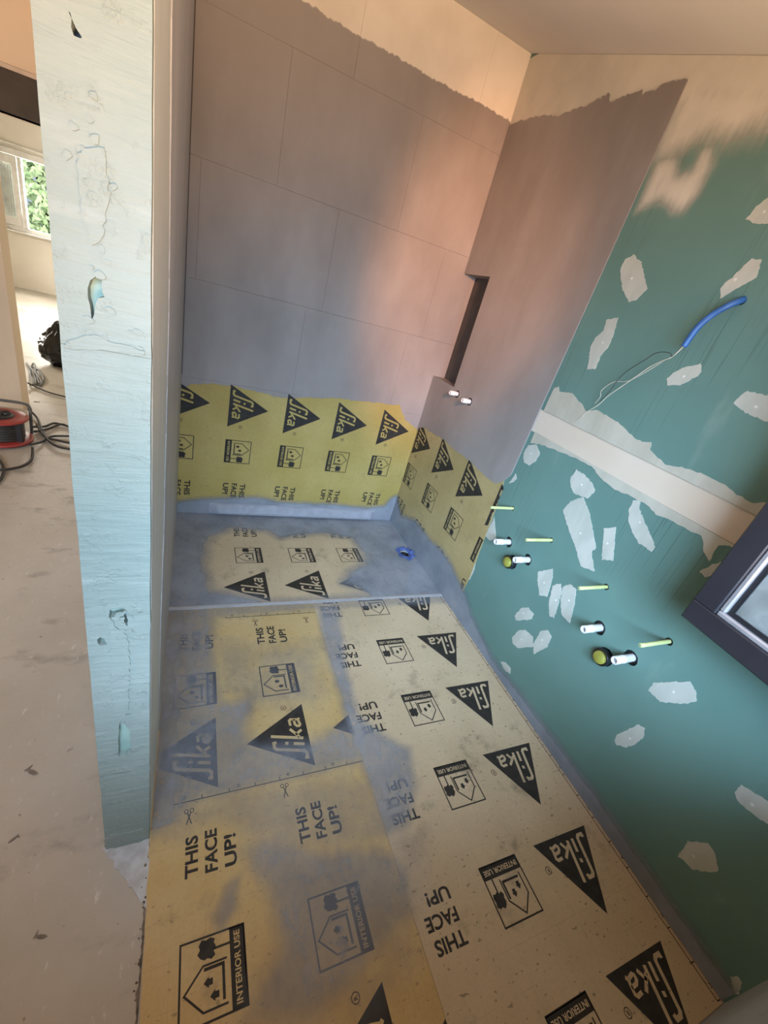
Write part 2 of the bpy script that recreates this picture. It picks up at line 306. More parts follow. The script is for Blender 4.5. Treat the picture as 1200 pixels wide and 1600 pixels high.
def m_cover(name):
    """grey coating brushed on unevenly: the vertex value says how much of it lies there"""
    t = NT(name)
    a = t.n('ShaderNodeAttribute', attribute_name='cover').outputs['Fac']
    n1 = t.noise(11, 5, .62)
    n2 = t.noise(45, 4, .6, s=(1, .5, 1), off=(3, 1, 0))
    v = t.math('ADD', a, t.math('ADD', t.math('MULTIPLY', t.math('SUBTRACT', n1, .5), .6), t.math('MULTIPLY', t.math('SUBTRACT', n2, .5), .3)))
    al = t.math('SUBTRACT', 1.0, t.math('POWER', t.math('SUBTRACT', 1.0, t.math('MULTIPLY', t.ramp(v, .0, 1.0, False), .95)), .55))
    c = t.mix(t.ramp(t.noise(5, 4), .3, .7), (.24, .265, .305), (.35, .375, .42))
    t.put(t.b.inputs['Alpha'], al)
    t.bump(t.noise(80, 3), .10, .002)
    return t.fin(c, .45, 0, .4)


def m_skim(name):
    t = NT(name)
    a = t.n('ShaderNodeAttribute', attribute_name='cover').outputs['Fac']
    n1 = t.noise(7, 5, .6)
    n2 = t.noise(60, 4, .6, s=(1, 1, .12))
    v = t.math('ADD', a, t.math('ADD', t.math('MULTIPLY', t.math('SUBTRACT', n1, .5), .5), t.math('MULTIPLY', t.math('SUBTRACT', n2, .5), .4)))
    t.put(t.b.inputs['Alpha'], t.math('MULTIPLY', t.ramp(v, .0, 1.0), .98))
    c = t.mix(t.ramp(t.noise(6, 3), .3, .7), (.70, .66, .56), (.62, .59, .50))
    return t.fin(c, .7, 0, .3)


MT = {}
MT['coat'] = m_coat()
MT['back'] = m_backwall()
MT['green'] = m_green()
MT['memb_wall'] = m_membrane('membrane_yellow', (.41, .305, .085), (.47, .36, .125), .3)
MT['memb_wall2'] = m_membrane('membrane_ochre', (.41, .315, .135), (.47, .37, .175), .3)
MT['memb_floor'] = m_membrane('membrane_tan', (.54, .42, .265), (.62, .49, .32), .6)
MT['memb_left'] = m_membrane('membrane_amber', (.53, .365, .145), (.59, .435, .215), .45)
MT['ink'] = plain('print_ink', (.026, .023, .020), (.042, .037, .031), 30, .6, spec=.25)
MT['concrete'] = m_concrete()
MT['partition'] = m_partition()
MT['cover'] = m_cover('brushed_coating')
MT['skim'] = m_skim('skim_plaster')
MT['filler'] = plain('filler', (.45, .475, .41), (.55, .56, .49), 14, .7, bump=.15, s=(1, 1, .4))
MT['bandfill'] = plain('joint_filler', (.44, .43, .345), (.53, .51, .42), 12, .7, bump=.2, s=(1, 1, .4))
MT['screw'] = plain('screw_filler', (.80, .79, .74), None, 20, .7)
MT['strip'] = plain('plaster_strip', (.64, .55, .43), (.68, .60, .49), 3, .65, bump=.03)
MT['ceiling'] = plain('ceiling_paint', (.62, .60, .56), (.58, .56, .52), 2, .8)
MT['wallpaint'] = plain('wall_paint', (.80, .76, .68), (.76, .71, .62), 2, .75)
MT['frontwall'] = plain('bare_plaster', (.42, .41, .39), (.34, .33, .31), 6, .75, bump=.2)
MT['orange'] = plain('cream_wall', (.76, .62, .46), (.70, .58, .43), 2, .75)
MT['beam'] = plain('dark_beam', (.050, .040, .030), (.065, .052, .038), 8, .7)
MT['trim'] = plain('beam_trim', (.60, .50, .40), None, 8, .7)
MT['pvc'] = plain('white_pipe', (.80, .80, .80), (.70, .70, .70), 40, .35)
MT['pipegrey'] = plain('pipe_core', (.30, .31, .32), None, 40, .5)
MT['black'] = plain('black_rubber', (.012, .012, .014), None, 20, .45)
MT['olive'] = plain('olive_cap', (.30, .30, .045), (.36, .35, .07), 30, .5)
MT['rod'] = plain('green_plastic', (.50, .56, .20), (.58, .62, .28), 30, .4)
MT['rodend'] = plain('rod_core', (.40, .42, .24), None, 30, .5)
MT['blue'] = plain('blue_conduit', (.022, .095, .28), (.032, .125, .35), 30, .45)
MT['bluedrain'] = plain('blue_collar', (.06, .10, .30), (.10, .15, .36), 40, .5)
MT['wirew'] = plain('wire_pale', (.62, .60, .50), None, 40, .45)
MT['wired'] = plain('wire_dark', (.05, .06, .055), None, 40, .45)
MT['frame'] = plain('sash_frame', (.017, .015, .018), (.022, .020, .024), 5, .42, spec=.5)
MT['bead'] = plain('sash_bead', (.50, .47, .47), (.42, .40, .41), 20, .35, .6)
MT['whiteframe'] = plain('white_frame', (.78, .76, .72), None, 8, .5)
MT['curtain'] = plain('lace_curtain', (.74, .71, .70), (.60, .58, .58), 60, .8, s=(3, 1, .5))
MT['bag'] = plain('bin_liner', (.010, .010, .012), None, 8, .22, bump=.5, bscale=14)
MT['red'] = plain('red_plastic', (.32, .036, .030), (.27, .05, .04), 12, .45)
MT['cable'] = plain('black_cable', (.022, .020, .018), (.035, .03, .026), 30, .5)
MT['cablegrey'] = plain('grey_cable', (.11, .11, .10), None, 30, .5)
MT['leaf'] = plain('leaf_green', (.36, .56, .30), (.60, .74, .52), 4, .5)
MT['bark'] = plain('bark', (.08, .06, .04), None, 10, .8, bump=.4)
MT['debris'] = plain('dry_leaf', (.16, .13, .10), (.24, .20, .16), 60, .7)
MT['crumb'] = plain('crumbled_edge', (.05, .038, .03), (.22, .18, .14), 45, .8, bump=.4)
MT['holegreen'] = plain('block_core', (.40, .52, .42), (.30, .40, .33), 14, .75, bump=.2)
MT['smear'] = plain('plaster_smear', (.56, .57, .57), (.42, .41, .40), 25, .7, bump=.25)
MT['flank'] = plain('flank_coating', (.36, .355, .365), (.43, .42, .42), 6, .5, s=(1, 1, .2), bump=.1)
MT['fillet'] = plain('mortar', (.36, .36, .40), (.30, .305, .33), 20, .6, bump=.2)
MT['nearblack'] = plain('near_black', (.055, .048, .046), (.075, .065, .06), 10, .6)  # near-black tone for the niche back and the partition corner strip
MT['core'] = plain('plaster_core', (.52, .54, .51), (.58, .59, .56), 9, .6, s=(1, 1, .25), bump=.15)
MT['lap'] = plain('lap_coating', (.40, .41, .43), (.48, .48, .49), 14, .5)
MT['ground'] = plain('garden_ground', (.40, .33, .24), (.30, .28, .20), 2, .9)


def m_glass(haze=.28):
    t = NT('sash_glass')
    tr = t.n('ShaderNodeBsdfTransparent')
    tr.inputs[0].default_value = (.86, .93, .90, 1)
    gl = t.n('ShaderNodeBsdfGlossy')
    gl.inputs['Roughness'].default_value = .02
    lw = t.n('ShaderNodeFresnel')
    lw.inputs[0].default_value = 1.6
    mx = t.n('ShaderNodeMixShader')
    t.t.links.new(t.math('ADD', t.math('MULTIPLY', lw.outputs[0], 1.3), .16), mx.inputs[0])
    t.t.links.new(tr.outputs[0], mx.inputs[1])
    t.t.links.new(gl.outputs[0], mx.inputs[2])
    df = t.n('ShaderNodeBsdfDiffuse')          # pale diffuse colour painted in for the bright room's reflection
    df.inputs[0].default_value = (.60, .63, .60, 1)
    m2 = t.n('ShaderNodeMixShader')
    t.t.links.new(t.math('ADD', .12, t.math('MULTIPLY', t.ramp(t.noise(5, 4, .6), .35, .7), haze)), m2.inputs[0])
    t.t.links.new(mx.outputs[0], m2.inputs[1])
    t.t.links.new(df.outputs[0], m2.inputs[2])
    t.t.links.new(m2.outputs[0], t.out.inputs[0])
    return t.m


MT['glass'] = m_glass()

# ------------------------------------------------------------------ mesh helpers
PLANES = {
    'floor': lambda a, b, h: (a, b, h),
    'back': lambda a, b, h: (a, BY - h, b),
    'right': lambda a, b, h: (BX - h, a, b),
    'pfront': lambda a, b, h: (a, PY0 - h, b),
    'pside': lambda a, b, h: (PX1 + h, a, b),
    'front': lambda a, b, h: (a, FY + h, b),
}


def link(name, me, mats, parent=None):
    o = bpy.data.objects.new(name, me)
    COL.objects.link(o)
    for m in (mats if isinstance(mats, (list, tuple)) else [mats]):
        me.materials.append(MT[m])
    if parent:
        o.parent = parent
    return o


def from_bm(name, bm, mats, parent=None, smooth=False, fix=True):
    if fix:
        bmesh.ops.recalc_face_normals(bm, faces=bm.faces)
    me = bpy.data.meshes.new(name)
    bm.to_mesh(me)
    bm.free()
    if smooth:
        for p in me.polygons:
            p.use_smooth = True
    return link(name, me, mats, parent)


def tag(o, label, cat=None, group=None, kind=None):
    o['label'] = label
    if cat:
        o['category'] = cat
    if group:
        o['group'] = group
    if kind:
        o['kind'] = kind
    return o


def empty(name, loc=(0, 0, 0)):
    o = bpy.data.objects.new(name, None)
    o.empty_display_size = .05
    COL.objects.link(o)
    o.location = loc
    return o


def chaikin(p, n=1):
    for _ in range(n):
        q = []
        for i in range(len(p)):
            a, b = p[i], p[(i + 1) % len(p)]
            q += [(a[0] * .75 + b[0] * .25, a[1] * .75 + b[1] * .25), (a[0] * .25 + b[0] * .75, a[1] * .25 + b[1] * .75)]
        p = q
    return p


def jag(p, step=.01, amp=.003, seed=0, closed=True):
    rnd = random.Random(seed)
    out = []
    n = len(p)
    for i in range(n if closed else n - 1):
        a, b = Vector(p[i]), Vector(p[(i + 1) % n])
        k = max(1, int((b - a).length / step))
        for j in range(k):
            q = a.lerp(b, j / k)
            if j or not closed or True:
                q = q + Vector((rnd.uniform(-amp, amp), rnd.uniform(-amp, amp)))
            out.append((q.x, q.y))
    if not closed:
        out.append(tuple(p[-1]))
    return out


def slab(bm, outer, pl, h0, h1, holes=(), mat=0):
    """a plate of the given outline and thickness lying on a plane, with optional holes through it"""
    fn = PLANES[pl] if isinstance(pl, str) else pl
    loops = [list(outer)] + [list(h) for h in holes]
    tris = tessellate_polygon([[Vector((a, b, 0)) for a, b in l] for l in loops])
    flat = [p for l in loops for p in l]
    top = [bm.verts.new(fn(a, b, h1)) for a, b in flat]
    bot = [bm.verts.new(fn(a, b, h0)) for a, b in flat]
    fs = []
    for t in tris:
        if len(set(t)) < 3:
            continue
        try:
            fs.append(bm.faces.new([top[i] for i in t]))
            fs.append(bm.faces.new([bot[i] for i in reversed(t)]))
        except ValueError:
            pass
    s = 0
    for l in loops:
        n = len(l)
        for i in range(n):
            j = (i + 1) % n
            try:
                fs.append(bm.faces.new([top[s + i], top[s + j], bot[s + j], bot[s + i]]))
            except ValueError:
                pass
        s += n
    for f in fs:
        f.material_index = mat
    return fs


def slab_obj(name, outer, pl, h0, h1, mats, parent=None, holes=()):
    bm = bmesh.new()
    slab(bm, outer, pl, h0, h1, holes)
    return from_bm(name, bm, mats, parent)


def box(bm, lo, hi, mat=0, bevel=0):
    vs_ = [bm.verts.new((x, y, z)) for x in (lo[0], hi[0]) for y in (lo[1], hi[1]) for z in (lo[2], hi[2])]
    idx = [(0, 1, 3, 2), (4, 6, 7, 5), (0, 4, 5, 1), (2, 3, 7, 6), (0, 2, 6, 4), (1, 5, 7, 3)]
    fs = [bm.faces.new([vs_[i] for i in f]) for f in idx]
    for f in fs:
        f.material_index = mat
    if bevel:
        es = list({e for f in fs for e in f.edges})
        r = bmesh.ops.bevel(bm, geom=es, offset=bevel, segments=1, affect='EDGES', material=-1)
    return fs


def box_obj(name, lo, hi, mats, parent=None, bevel=0):
    bm = bmesh.new()
    box(bm, lo, hi, 0, bevel)
    return from_bm(name, bm, mats, parent)


def circle(cx, cy, r, n=20, wob=0, seed=0):
    rnd = random.Random(seed)
    return [(cx + (r + rnd.uniform(-wob, wob)) * math.cos(2 * math.pi * i / n),
             cy + (r + rnd.uniform(-wob, wob)) * math.sin(2 * math.pi * i / n)) for i in range(n)]


def lathe(bm, prof, axis='-x', n=20, mat=0):
    """profile of (radius, height) turned about an axis through the origin"""
    def pt(r, h, a):
        c, s = r * math.cos(a), r * math.sin(a)
        return (-h, c, s) if axis == '-x' else (c, s, h)
    rings = [[bm.verts.new(pt(max(r, 1e-5), h, 2 * math.pi * i / n)) for i in range(n)] for r, h in prof]
    for a, b in zip(rings, rings[1:]):
        for i in range(n):
            j = (i + 1) % n
            f = bm.faces.new([a[i], a[j], b[j], b[i]])
            f.material_index = mat
            f.smooth = True
    return rings


def tube_mesh(name, pts, r, n=8, sub=6, cap=True):
    """smooth round tube through the points"""
    P = [Vector(p) for p in pts]
    path = []
    for i in range(len(P) - 1):
        p0, p1, p2, p3 = P[max(i - 1, 0)], P[i], P[i + 1], P[min(i + 2, len(P) - 1)]
        for k in range(sub):
            t = k / sub
            path.append(.5 * ((2 * p1) + (p2 - p0) * t + (2 * p0 - 5 * p1 + 4 * p2 - p3) * t * t + (3 * p1 - p0 - 3 * p2 + p3) * t ** 3))
    path.append(P[-1])
    bm = bmesh.new()
    rings = []
    up = Vector((0, 0, 1))
    for i, p in enumerate(path):
        d = (path[min(i + 1, len(path) - 1)] - path[max(i - 1, 0)]).normalized()
        u = d.cross(up)
        if u.length < 1e-3:
            u = d.cross(Vector((1, 0, 0)))
        u.normalize()
        w = u.cross(d).normalized()
        rings.append([bm.verts.new(p + (u * math.cos(2 * math.pi * k / n) + w * math.sin(2 * math.pi * k / n)) * r) for k in range(n)])
    for a, b in zip(rings, rings[1:]):
        for k in range(n):
            bm.faces.new([a[k], a[(k + 1) % n], b[(k + 1) % n], b[k]]).smooth = True
    if cap:
        bm.faces.new(rings[0])
        bm.faces.new(rings[-1])
    return bm


def poly_dist(P, poly):
    """signed distance (positive inside) of the points P (n,2) to a polygon"""
    poly = np.array(poly)
    d = np.full(len(P), 1e9)
    ins = np.zeros(len(P), bool)
    for i in range(len(poly)):
        a, b = poly[i], poly[(i + 1) % len(poly)]
        ab = b - a
        t = np.clip(((P - a) @ ab) / (ab @ ab + 1e-12), 0, 1)
        d = np.minimum(d, np.linalg.norm(P - (a + t[:, None] * ab), axis=1))
        c = ((a[1] > P[:, 1]) != (b[1] > P[:, 1]))
        ins ^= c & (P[:, 0] < (b[0] - a[0]) * (P[:, 1] - a[1]) / (b[1] - a[1] + 1e-12) + a[0])
    return np.where(ins, d, -d)


def cover_obj(name, x0, x1, y0, y1, step, pl, h, fn, mat, parent, top=None):
    """a film of coating: a fine grid that carries how thickly it was brushed on, cut away where there is none"""
    nx, ny = int((x1 - x0) / step) + 1, int((y1 - y0) / step) + 1
    X, Y = np.meshgrid(np.linspace(x0, x1, nx), np.linspace(y0, y1, ny), indexing='ij')
    Pn = np.stack([X.ravel(), Y.ravel()], 1)
    c = fn(Pn)
    f = PLANES[pl]
    verts = [f(a, min(b, top(a)) if top else b, h) for a, b in Pn]
    faces = []
    for i in range(nx - 1):
        for j in range(ny - 1):
            q = (i * ny + j, (i + 1) * ny + j, (i + 1) * ny + j + 1, i * ny + j + 1)
            if max(c[k] for k in q) > .02:
                faces.append(q)
    used = sorted({k for q in faces for k in q})
    mp = {k: i for i, k in enumerate(used)}
    me = bpy.data.meshes.new(name)
    me.from_pydata([verts[k] for k in used], [], [[mp[k] for k in q] for q in faces])
    at = me.attributes.new('cover', 'FLOAT', 'POINT')
    for k, i in mp.items():
        at.data[i].value = float(c[k])
    me.update()
    return link(name, me, mat, parent)


# ------------------------------------------------------------------ the setting: floor, walls, ceiling
HX = -3.4      # far left wall of the open room
FARY = 10.6
DRX, DRY = 1.436, 2.150
floor = slab_obj('floor', [(HX, FY - .1), (1.62, FY - .1), (1.62, FARY + .1), (HX, FARY + .1)], 'floor', -.12, 0, 'concrete', None, [circle(DRX, DRY, .034, 18)])
tag(floor, 'dusty grey-beige screed floor with scratches and stains', 'floor', kind='structure')
sm = slab_obj('plaster_smear', jag(SMEAR[0], .012, .004, 3), 'floor', 0, .0025, 'smear', floor)

# ceiling: sloping over the bathroom, level beyond
bm = bmesh.new()
T = .08
prof = [(FY - .1, ceil_z(FY - .1)), (BY, 2.82), (FARY + .1, 2.82)]
prof = prof + [(y, z + T) for y, z in reversed(prof)]
slab(bm, prof, lambda a, b, h: (h, a, b), HX, 1.62)
tag(from_bm('ceiling', bm, 'ceiling'), 'off-white sloping ceiling above the shower', 'ceiling', kind='structure')

# back wall of big plaster blocks, coated grey to above head height
wall_back = box_obj('wall_back', (-.165, BY + .006, 0), (1.62, BY + .10, 2.82), 'back')
tag(wall_back, 'grey coated block wall at the back of the shower, bare cream plaster on top', 'wall', kind='structure')
Zs = [0, .388, .888, 1.390, 1.890, 2.395, 2.82]
offs = [.235, .90, .57, 1.33, 1.005, 1.29]
for k in range(6):
    js = [-.164] + sorted(x for x in [offs[k] + .667 * i for i in range(-4, 4)] if -.10 < x < 1.58) + [1.615]
    for a, b in zip(js, js[1:]):
        box_obj('block', (a + .0002, BY, Zs[k] + .0002), (b - .0002, BY + .0058, Zs[k + 1] - .0002), 'back', wall_back, bevel=.0008)

# right wall: two green plasterboards with a plaster strip between them, on a backing
wall_right = box_obj('wall_right', (1.597, FY - .1, 0), (1.66, BY + .1, 2.82), 'frontwall')
tag(wall_right, 'green plasterboard wall with filler patches, pale strip and grey coated shower end', 'wall', kind='structure')
NY0, NZ0, NZ1 = 2.322, 1.172, 1.802      # niche
HOLES = {  # (y, z, radius) of what comes through the lower board
    'rod': [(1.45, .789, .012), (1.157, .792, .012), (.832, .790, .013), (.551, .785, .014)],
    'pipe': [(1.383, .628, .029), (1.227, .630, .029), (.770, .633, .029), (.616, .634, .029)],
    'cap': [(1.305, .559, .037), (.691, .558, .037)],
    'feed': [(2.259, 1.146, .020), (2.106, 1.144, .020)],
}
TH = .0125
lower = [(FY, 0), (BY, 0), (BY, NZ0 - .001), (FY, NZ0 - .001)]
hl = [circle(y, z, r, 16, r * .06, i) for i, (y, z, r) in enumerate(sum(HOLES.values(), []))]
board_low = slab_obj('plasterboard', lower, 'right', -TH, 0, 'green', wall_right, hl)
board_low['label'] = 'lower green plasterboard with pipe holes'
up = [(FY, 1.281), (NY0, 1.281), (NY0, NZ1), (BY, NZ1), (BY, 2.818), (FY, ceil_z(FY) - .002)]
up_hole = [circle(CONDUIT[1][1] + .004, CONDUIT[1][2] + .004, .013, 14, .0006, 1)]
board_up = slab_obj('plasterboard', up, 'right', -TH, 0, 'green', wall_right, up_hole)
board_up['label'] = 'upper green plasterboard'
stp = slab_obj('plaster_strip', [(FY, NZ0), (NY0, NZ0), (NY0, 1.280), (FY, 1.280)], 'right', -TH, -.0035, 'strip', wall_right)
# lining of the niche
bm = bmesh.new()
box(bm, (BX, NY0 - .01, NZ0 - .012), (1.594, BY, NZ0))
box(bm, (BX, NY0 - .01, NZ1), (1.594, BY, NZ1 + .012))
box(bm, (BX + .0005, NY0 - .012, NZ0 - .01), (1.594, NY0, NZ1 + .01))
o = from_bm('niche_lining', bm, 'coat', wall_right)
o['label'] = 'deep upright shelf niche coated grey'
box_obj('niche_back', (1.591, NY0 - .01, NZ0 - .01), (1.597, BY, NZ1 + .01), 'nearblack', wall_right)['label'] = 'dark back face of the niche'  # back face coloured near-black, far darker than the lining

# partition of plaster blocks on the left, its end face towards the camera
Zt = ceil_z(PY0) - .002
zb = ceil_z(BY) - .003
wall_left = empty('wall_left', (0, 0, 0))
tag(wall_left, 'pale green-blue plaster partition with chipped end face', 'wall', kind='structure')
bm = bmesh.new()
slab(bm, [(PY0 + .022, 0), (BY, 0), (BY, zb), (PY0 + .022, Zt)], lambda a, b, h: (h, a, b), PX0, PX1)
from_bm('partition_core', bm, 'core', wall_left)
holes = [jag(h, .006, .0008, i) for i, h in enumerate(P_HOLE)]
Z3 = [0, .352, .852, 1.385, 1.86, Zt]
for k in range(5):
    a, b = Z3[k], Z3[k + 1]
    sel = [h for h in holes if a < min(p[1] for p in h) and max(p[1] for p in h) < b]
    rest = [h for h in holes if h not in sel]
    x0, x1 = PX0, PX1
    outer = [(x0, a + .0002)] + [(x0 + .0015 * noise.noise((k, z * 9, 1)), z) for z in np.linspace(a + .02, b - .02, 14)] + \
            [(x0, b - .0002), (x1, b - .0002)] + [(x1 + .0015 * noise.noise((k, z * 9, 5)) - .0008, z) for z in np.linspace(b - .02, a + .02, 14)] + [(x1, a + .0002)]
    bm = bmesh.new()
    slab(bm, outer, 'pfront', -.0218, 0, sel)
    o = from_bm('plaster_block', bm, 'partition', wall_left)
for i, h in enumerate(P_HOLE):    # the pale green core showing at the bottom of each chip
    cx = sum(p[0] for p in h) / len(h)
    cz = sum(p[1] for p in h) / len(h)
    big = [(cx + (p[0] - cx) * 1.25, cz + (p[1] - cz) * 1.1) for p in h]
    hh = -.0215 if i < 4 else -.0216
    slab_obj('block_core', big, 'pfront', hh, hh + (.004 if i in (1, 2) else .002), 'black' if i == 4 else 'holegreen', wall_left)
for i, p in enumerate(P_FLAKE):
    slab_obj('loose_plaster', jag(chaikin(p, 1), .006, .002, 40 + i), 'pfront', 0, .0028, 'partition', wall_left)
bm = bmesh.new()     # crumbs of filler left standing around the chips
rnd = random.Random(17)
for cx, cz, sx, sz, nn in ((-.108, .80, .010, .060, 26), (-.105, .60, .012, .035, 18), (-.070, .66, .008, .05, 10), (-.115, 1.575, .010, .045, 20), (-.105, 1.50, .006, .06, 10), (-.10, 1.41, .03, .012, 14), (-.11, .895, .03, .01, 6)):
    for q in range(nn):
        a, b = cx + rnd.gauss(0, sx), cz + rnd.gauss(0, sz)
        if not PX0 + .006 < a < PX1 - .006:
            continue
        w = rnd.uniform(.0015, .0055)
        slab(bm, [(a + (p - a) * rnd.uniform(.6, 1.7), b + (r_ - b) * rnd.uniform(.6, 1.5)) for p, r_ in circle(a, b, w, 7)], 'pfront', -.0005, rnd.uniform(.0008, .0030))
o = from_bm('filler_crumbs', bm, 'partition', wall_left)
o['kind'] = 'stuff'
# coated flank of the partition inside the shower, thinner coat nearer the room
jj = jag([(1.06, 0), (1.05, .5), (1.13, .8), (1.16, 1.4), (1.05, 1.85), (.99, 2.35)], .03, .006, 5, False)
slab_obj('flank_coating', [(BY - .001, 0), (BY - .001, zb)] + [(a, min(b, ceil_z(a) - .005)) for a, b in reversed(jj)], 'pside', 0, .0022, 'flank' if 'flank' in MT else 'coat', wall_left)
slab_obj('dark_corner_strip', [(BY - .012, .9), (BY - .001, .9), (BY - .001, zb - .01), (BY - .05, zb - .01), (BY - .03, 1.7)], 'pside', .0022, .006, 'nearblack', wall_left)  # dark strip along the inside corner, widening upwards

# wall with the window, below and behind the camera
WX0, WX1, WZ0, WZ1 = -.40, 1.36, .94, 1.98
LX0, LX1 = -2.7, -1.1
zf = ceil_z(FY) - .002
bm = bmesh.new()
slab(bm, [(HX, 0), (1.597, 0), (1.597, zf), (HX, zf)], 'front', -.12, 0,
     [[(WX0, WZ0), (WX1, WZ0), (WX1, WZ1), (WX0, WZ1)], [(LX0, .94), (LX1, .94), (LX1, WZ1), (LX0, WZ1)]])
tag(from_bm('wall_front', bm, 'frontwall'), 'bare grey plaster wall under the bathroom window', 'wall', kind='structure')

# open room on the left
bm = bmesh.new()
slab(bm, [(FY - .1, 0), (FARY + .1, 0), (FARY + .1, 2.82), (BY, 2.82), (FY - .1, ceil_z(FY - .1))], lambda a, b, h: (h, a, b), HX - .1, HX,
     [[(6.6, .9), (8.6, .9), (8.6, 2.1), (6.6, 2.1)]])  # opening added to let the side lamp in
tag(from_bm('wall_far_left', bm, 'wallpaint'), 'white side wall of the open room', 'wall', kind='structure')
OY = 4.20
bm = bmesh.new()
slab(bm, [(HX, 0), (-1.25, 0), (-1.25, 1.957), (-.10, 1.957), (-.10, 2.818), (HX, 2.818)], lambda a, b, h: (a, OY + h, b), 0, .16)
wm = from_bm('wall_middle', bm, 'orange')
tag(wm, 'cream wall end beside the wide opening, below the dark lintel', 'wall', kind='structure')
lint = box_obj('lintel_beam', (-1.45, OY - .012, 1.957), (-.10, OY + .12, 2.172), 'beam', wm, .003)
lint['label'] = 'dark brown lintel beam'
lt = box_obj('beam_trim', (-1.45, OY - .018, 2.172), (-.10, OY, 2.196), 'trim', wm, .002)
tag(box_obj('wall_room_right', (-.10, BY + .1, 0), (0, FARY, 2.818), 'wallpaint'), 'white wall of the far room behind the shower', 'wall', kind='structure')
# far wall with its window
FWX0, FWX1, FWZ0, FWZ1 = -3.12, -1.9, .96, 2.06
bm = bmesh.new()
slab(bm, [(HX, 0), (0, 0), (0, 2.818), (HX, 2.818)], lambda a, b, h: (a, FARY + h, b), 0, .2, [[(FWX0, FWZ0), (FWX1, FWZ0), (FWX1, FWZ1), (FWX0, FWZ1)]])
wf = from_bm('wall_far', bm, 'wallpaint')
tag(wf, 'bright white wall with a window at the end of the far room', 'wall', kind='structure')
bb = box_obj('baseboard_far', (HX, FARY - .015, 0), (0, FARY, .085), 'wallpaint', None, .003)
tag(bb, 'pale skirting along the far white wall', 'baseboard', kind='structure')

win = empty('window_1', (-2.5, FARY, FWZ0))
tag(win, 'white casement window with garden greenery outside in the far room', 'window', kind='structure')


def wbox(name, lo, hi, m, bev=.004, par=win):
    off = Vector((-2.5, FARY, FWZ0))
    return box_obj(name, tuple(Vector(lo) - off), tuple(Vector(hi) - off), m, par, bev)


y0 = FARY - .03
for lo, hi in [((FWX0 - .05, y0, FWZ1 - .03), (FWX1 + .05, y0 + .1, FWZ1 + .06)), ((FWX0 - .05, y0, FWZ0 - .02), (FWX1 + .05, y0 + .1, FWZ0 + .05)),
               ((FWX0 - .05, y0, FWZ0 + .05), (FWX0 + .04, y0 + .1, FWZ1 - .03)), ((FWX1 - .04, y0, FWZ0 + .05), (FWX1 + .05, y0 + .1, FWZ1 - .03))]:
    wbox('window_frame', lo, hi, 'whiteframe')
wbox('window_sill', (FWX0 - .08, FARY - .12, FWZ0 - .05), (FWX1 + .08, FARY + .02, FWZ0 - .021), 'whiteframe')
wbox('moulding', (FWX0 - .08, FARY - .05, FWZ1 + .10), (FWX1 + .08, FARY, FWZ1 + .13), 'whiteframe')
# left leaf, shut, with a lace curtain; right leaf stands open
wbox('casement_stile', (-2.86, y0 - .03, FWZ0 + .05), (-2.79, y0 + .05, FWZ1 - .04), 'whiteframe')
wbox('casement_stile', (-2.775, y0 - .045, FWZ0 + .05), (-2.72, y0 + .05, FWZ1 - .04), 'whiteframe')
wbox('casement_rail', (-3.08, y0 - .02, FWZ1 - .16), (-2.86, y0 + .05, FWZ1 - .04), 'whiteframe')
wbox('casement_rail', (-3.08, y0 - .02, FWZ0 + .05), (-2.86, y0 + .05, FWZ0 + .17), 'whiteframe')
bm = bmesh.new()
nx = 40
vv = [[bm.verts.new((-3.08 + .22 * i / nx + 2.5, y0 + .075 - FARY + .012 * math.sin(i * 1.1), z)) for z in (.17, .5, .94)] for i in range(nx + 1)]
for i in range(nx):
    for j in range(2):
        bm.faces.new([vv[i][j], vv[i + 1][j], vv[i + 1][j + 1], vv[i][j + 1]])
from_bm('lace_curtain', bm, 'curtain', win, True)
wbox('pane', (-3.08, y0 + .03, FWZ0 + .17), (-2.86, y0 + .034, FWZ1 - .16), 'glass', 0)

g = box_obj('ground_outside', (-14, FARY + .3, -.6), (10, 30, -.4), 'ground')
tag(g, 'garden ground outside the far window', 'ground', kind='structure')

# ------------------------------------------------------------------ membrane sheets and their print
STROKE = .0165


def stroke(bm, pts, w, mat):
    """flat mitred line"""
    P_ = [Vector((*p, 0)) for p in pts]
    closed = (P_[0] - P_[-1]).length < 1e-6
    if closed:
        P_ = P_[:-1]
    n = len(P_)
    L, Rr = [], []
    for i in range(n):
        if closed:
            d1, d2 = (P_[i] - P_[i - 1]).normalized(), (P_[(i + 1) % n] - P_[i]).normalized()
        else:
            d1 = (P_[i] - P_[i - 1]).normalized() if i else (P_[1] - P_[0]).normalized()
            d2 = (P_[i + 1] - P_[i]).normalized() if i < n - 1 else d1
        n1, n2 = Vector((-d1.y, d1.x, 0)), Vector((-d2.y, d2.x, 0))
        m = (n1 + n2)
        m = m / max(m.length_squared, .3) * 2
        L.append(bm.verts.new((P_[i] + m * w / 2).to_tuple()))
        Rr.append(bm.verts.new((P_[i] - m * w / 2).to_tuple()))
    for i in range(n if closed else n - 1):
        j = (i + 1) % n
        bm.faces.new([L[i], Rr[i], Rr[j], L[j]]).material_index = mat


def poly(bm, pts, mat, z=0):
    t = tessellate_polygon([[Vector((*p, 0)) for p in pts]])
    v = [bm.verts.new((*p, z)) for p in pts]
    for f in t:
        bm.faces.new([v[i] for i in f]).material_index = mat


def lift(bm, start, dz):
    bm.verts.ensure_lookup_table()
    for v in bm.verts[start:]:
        v.co.z += dz


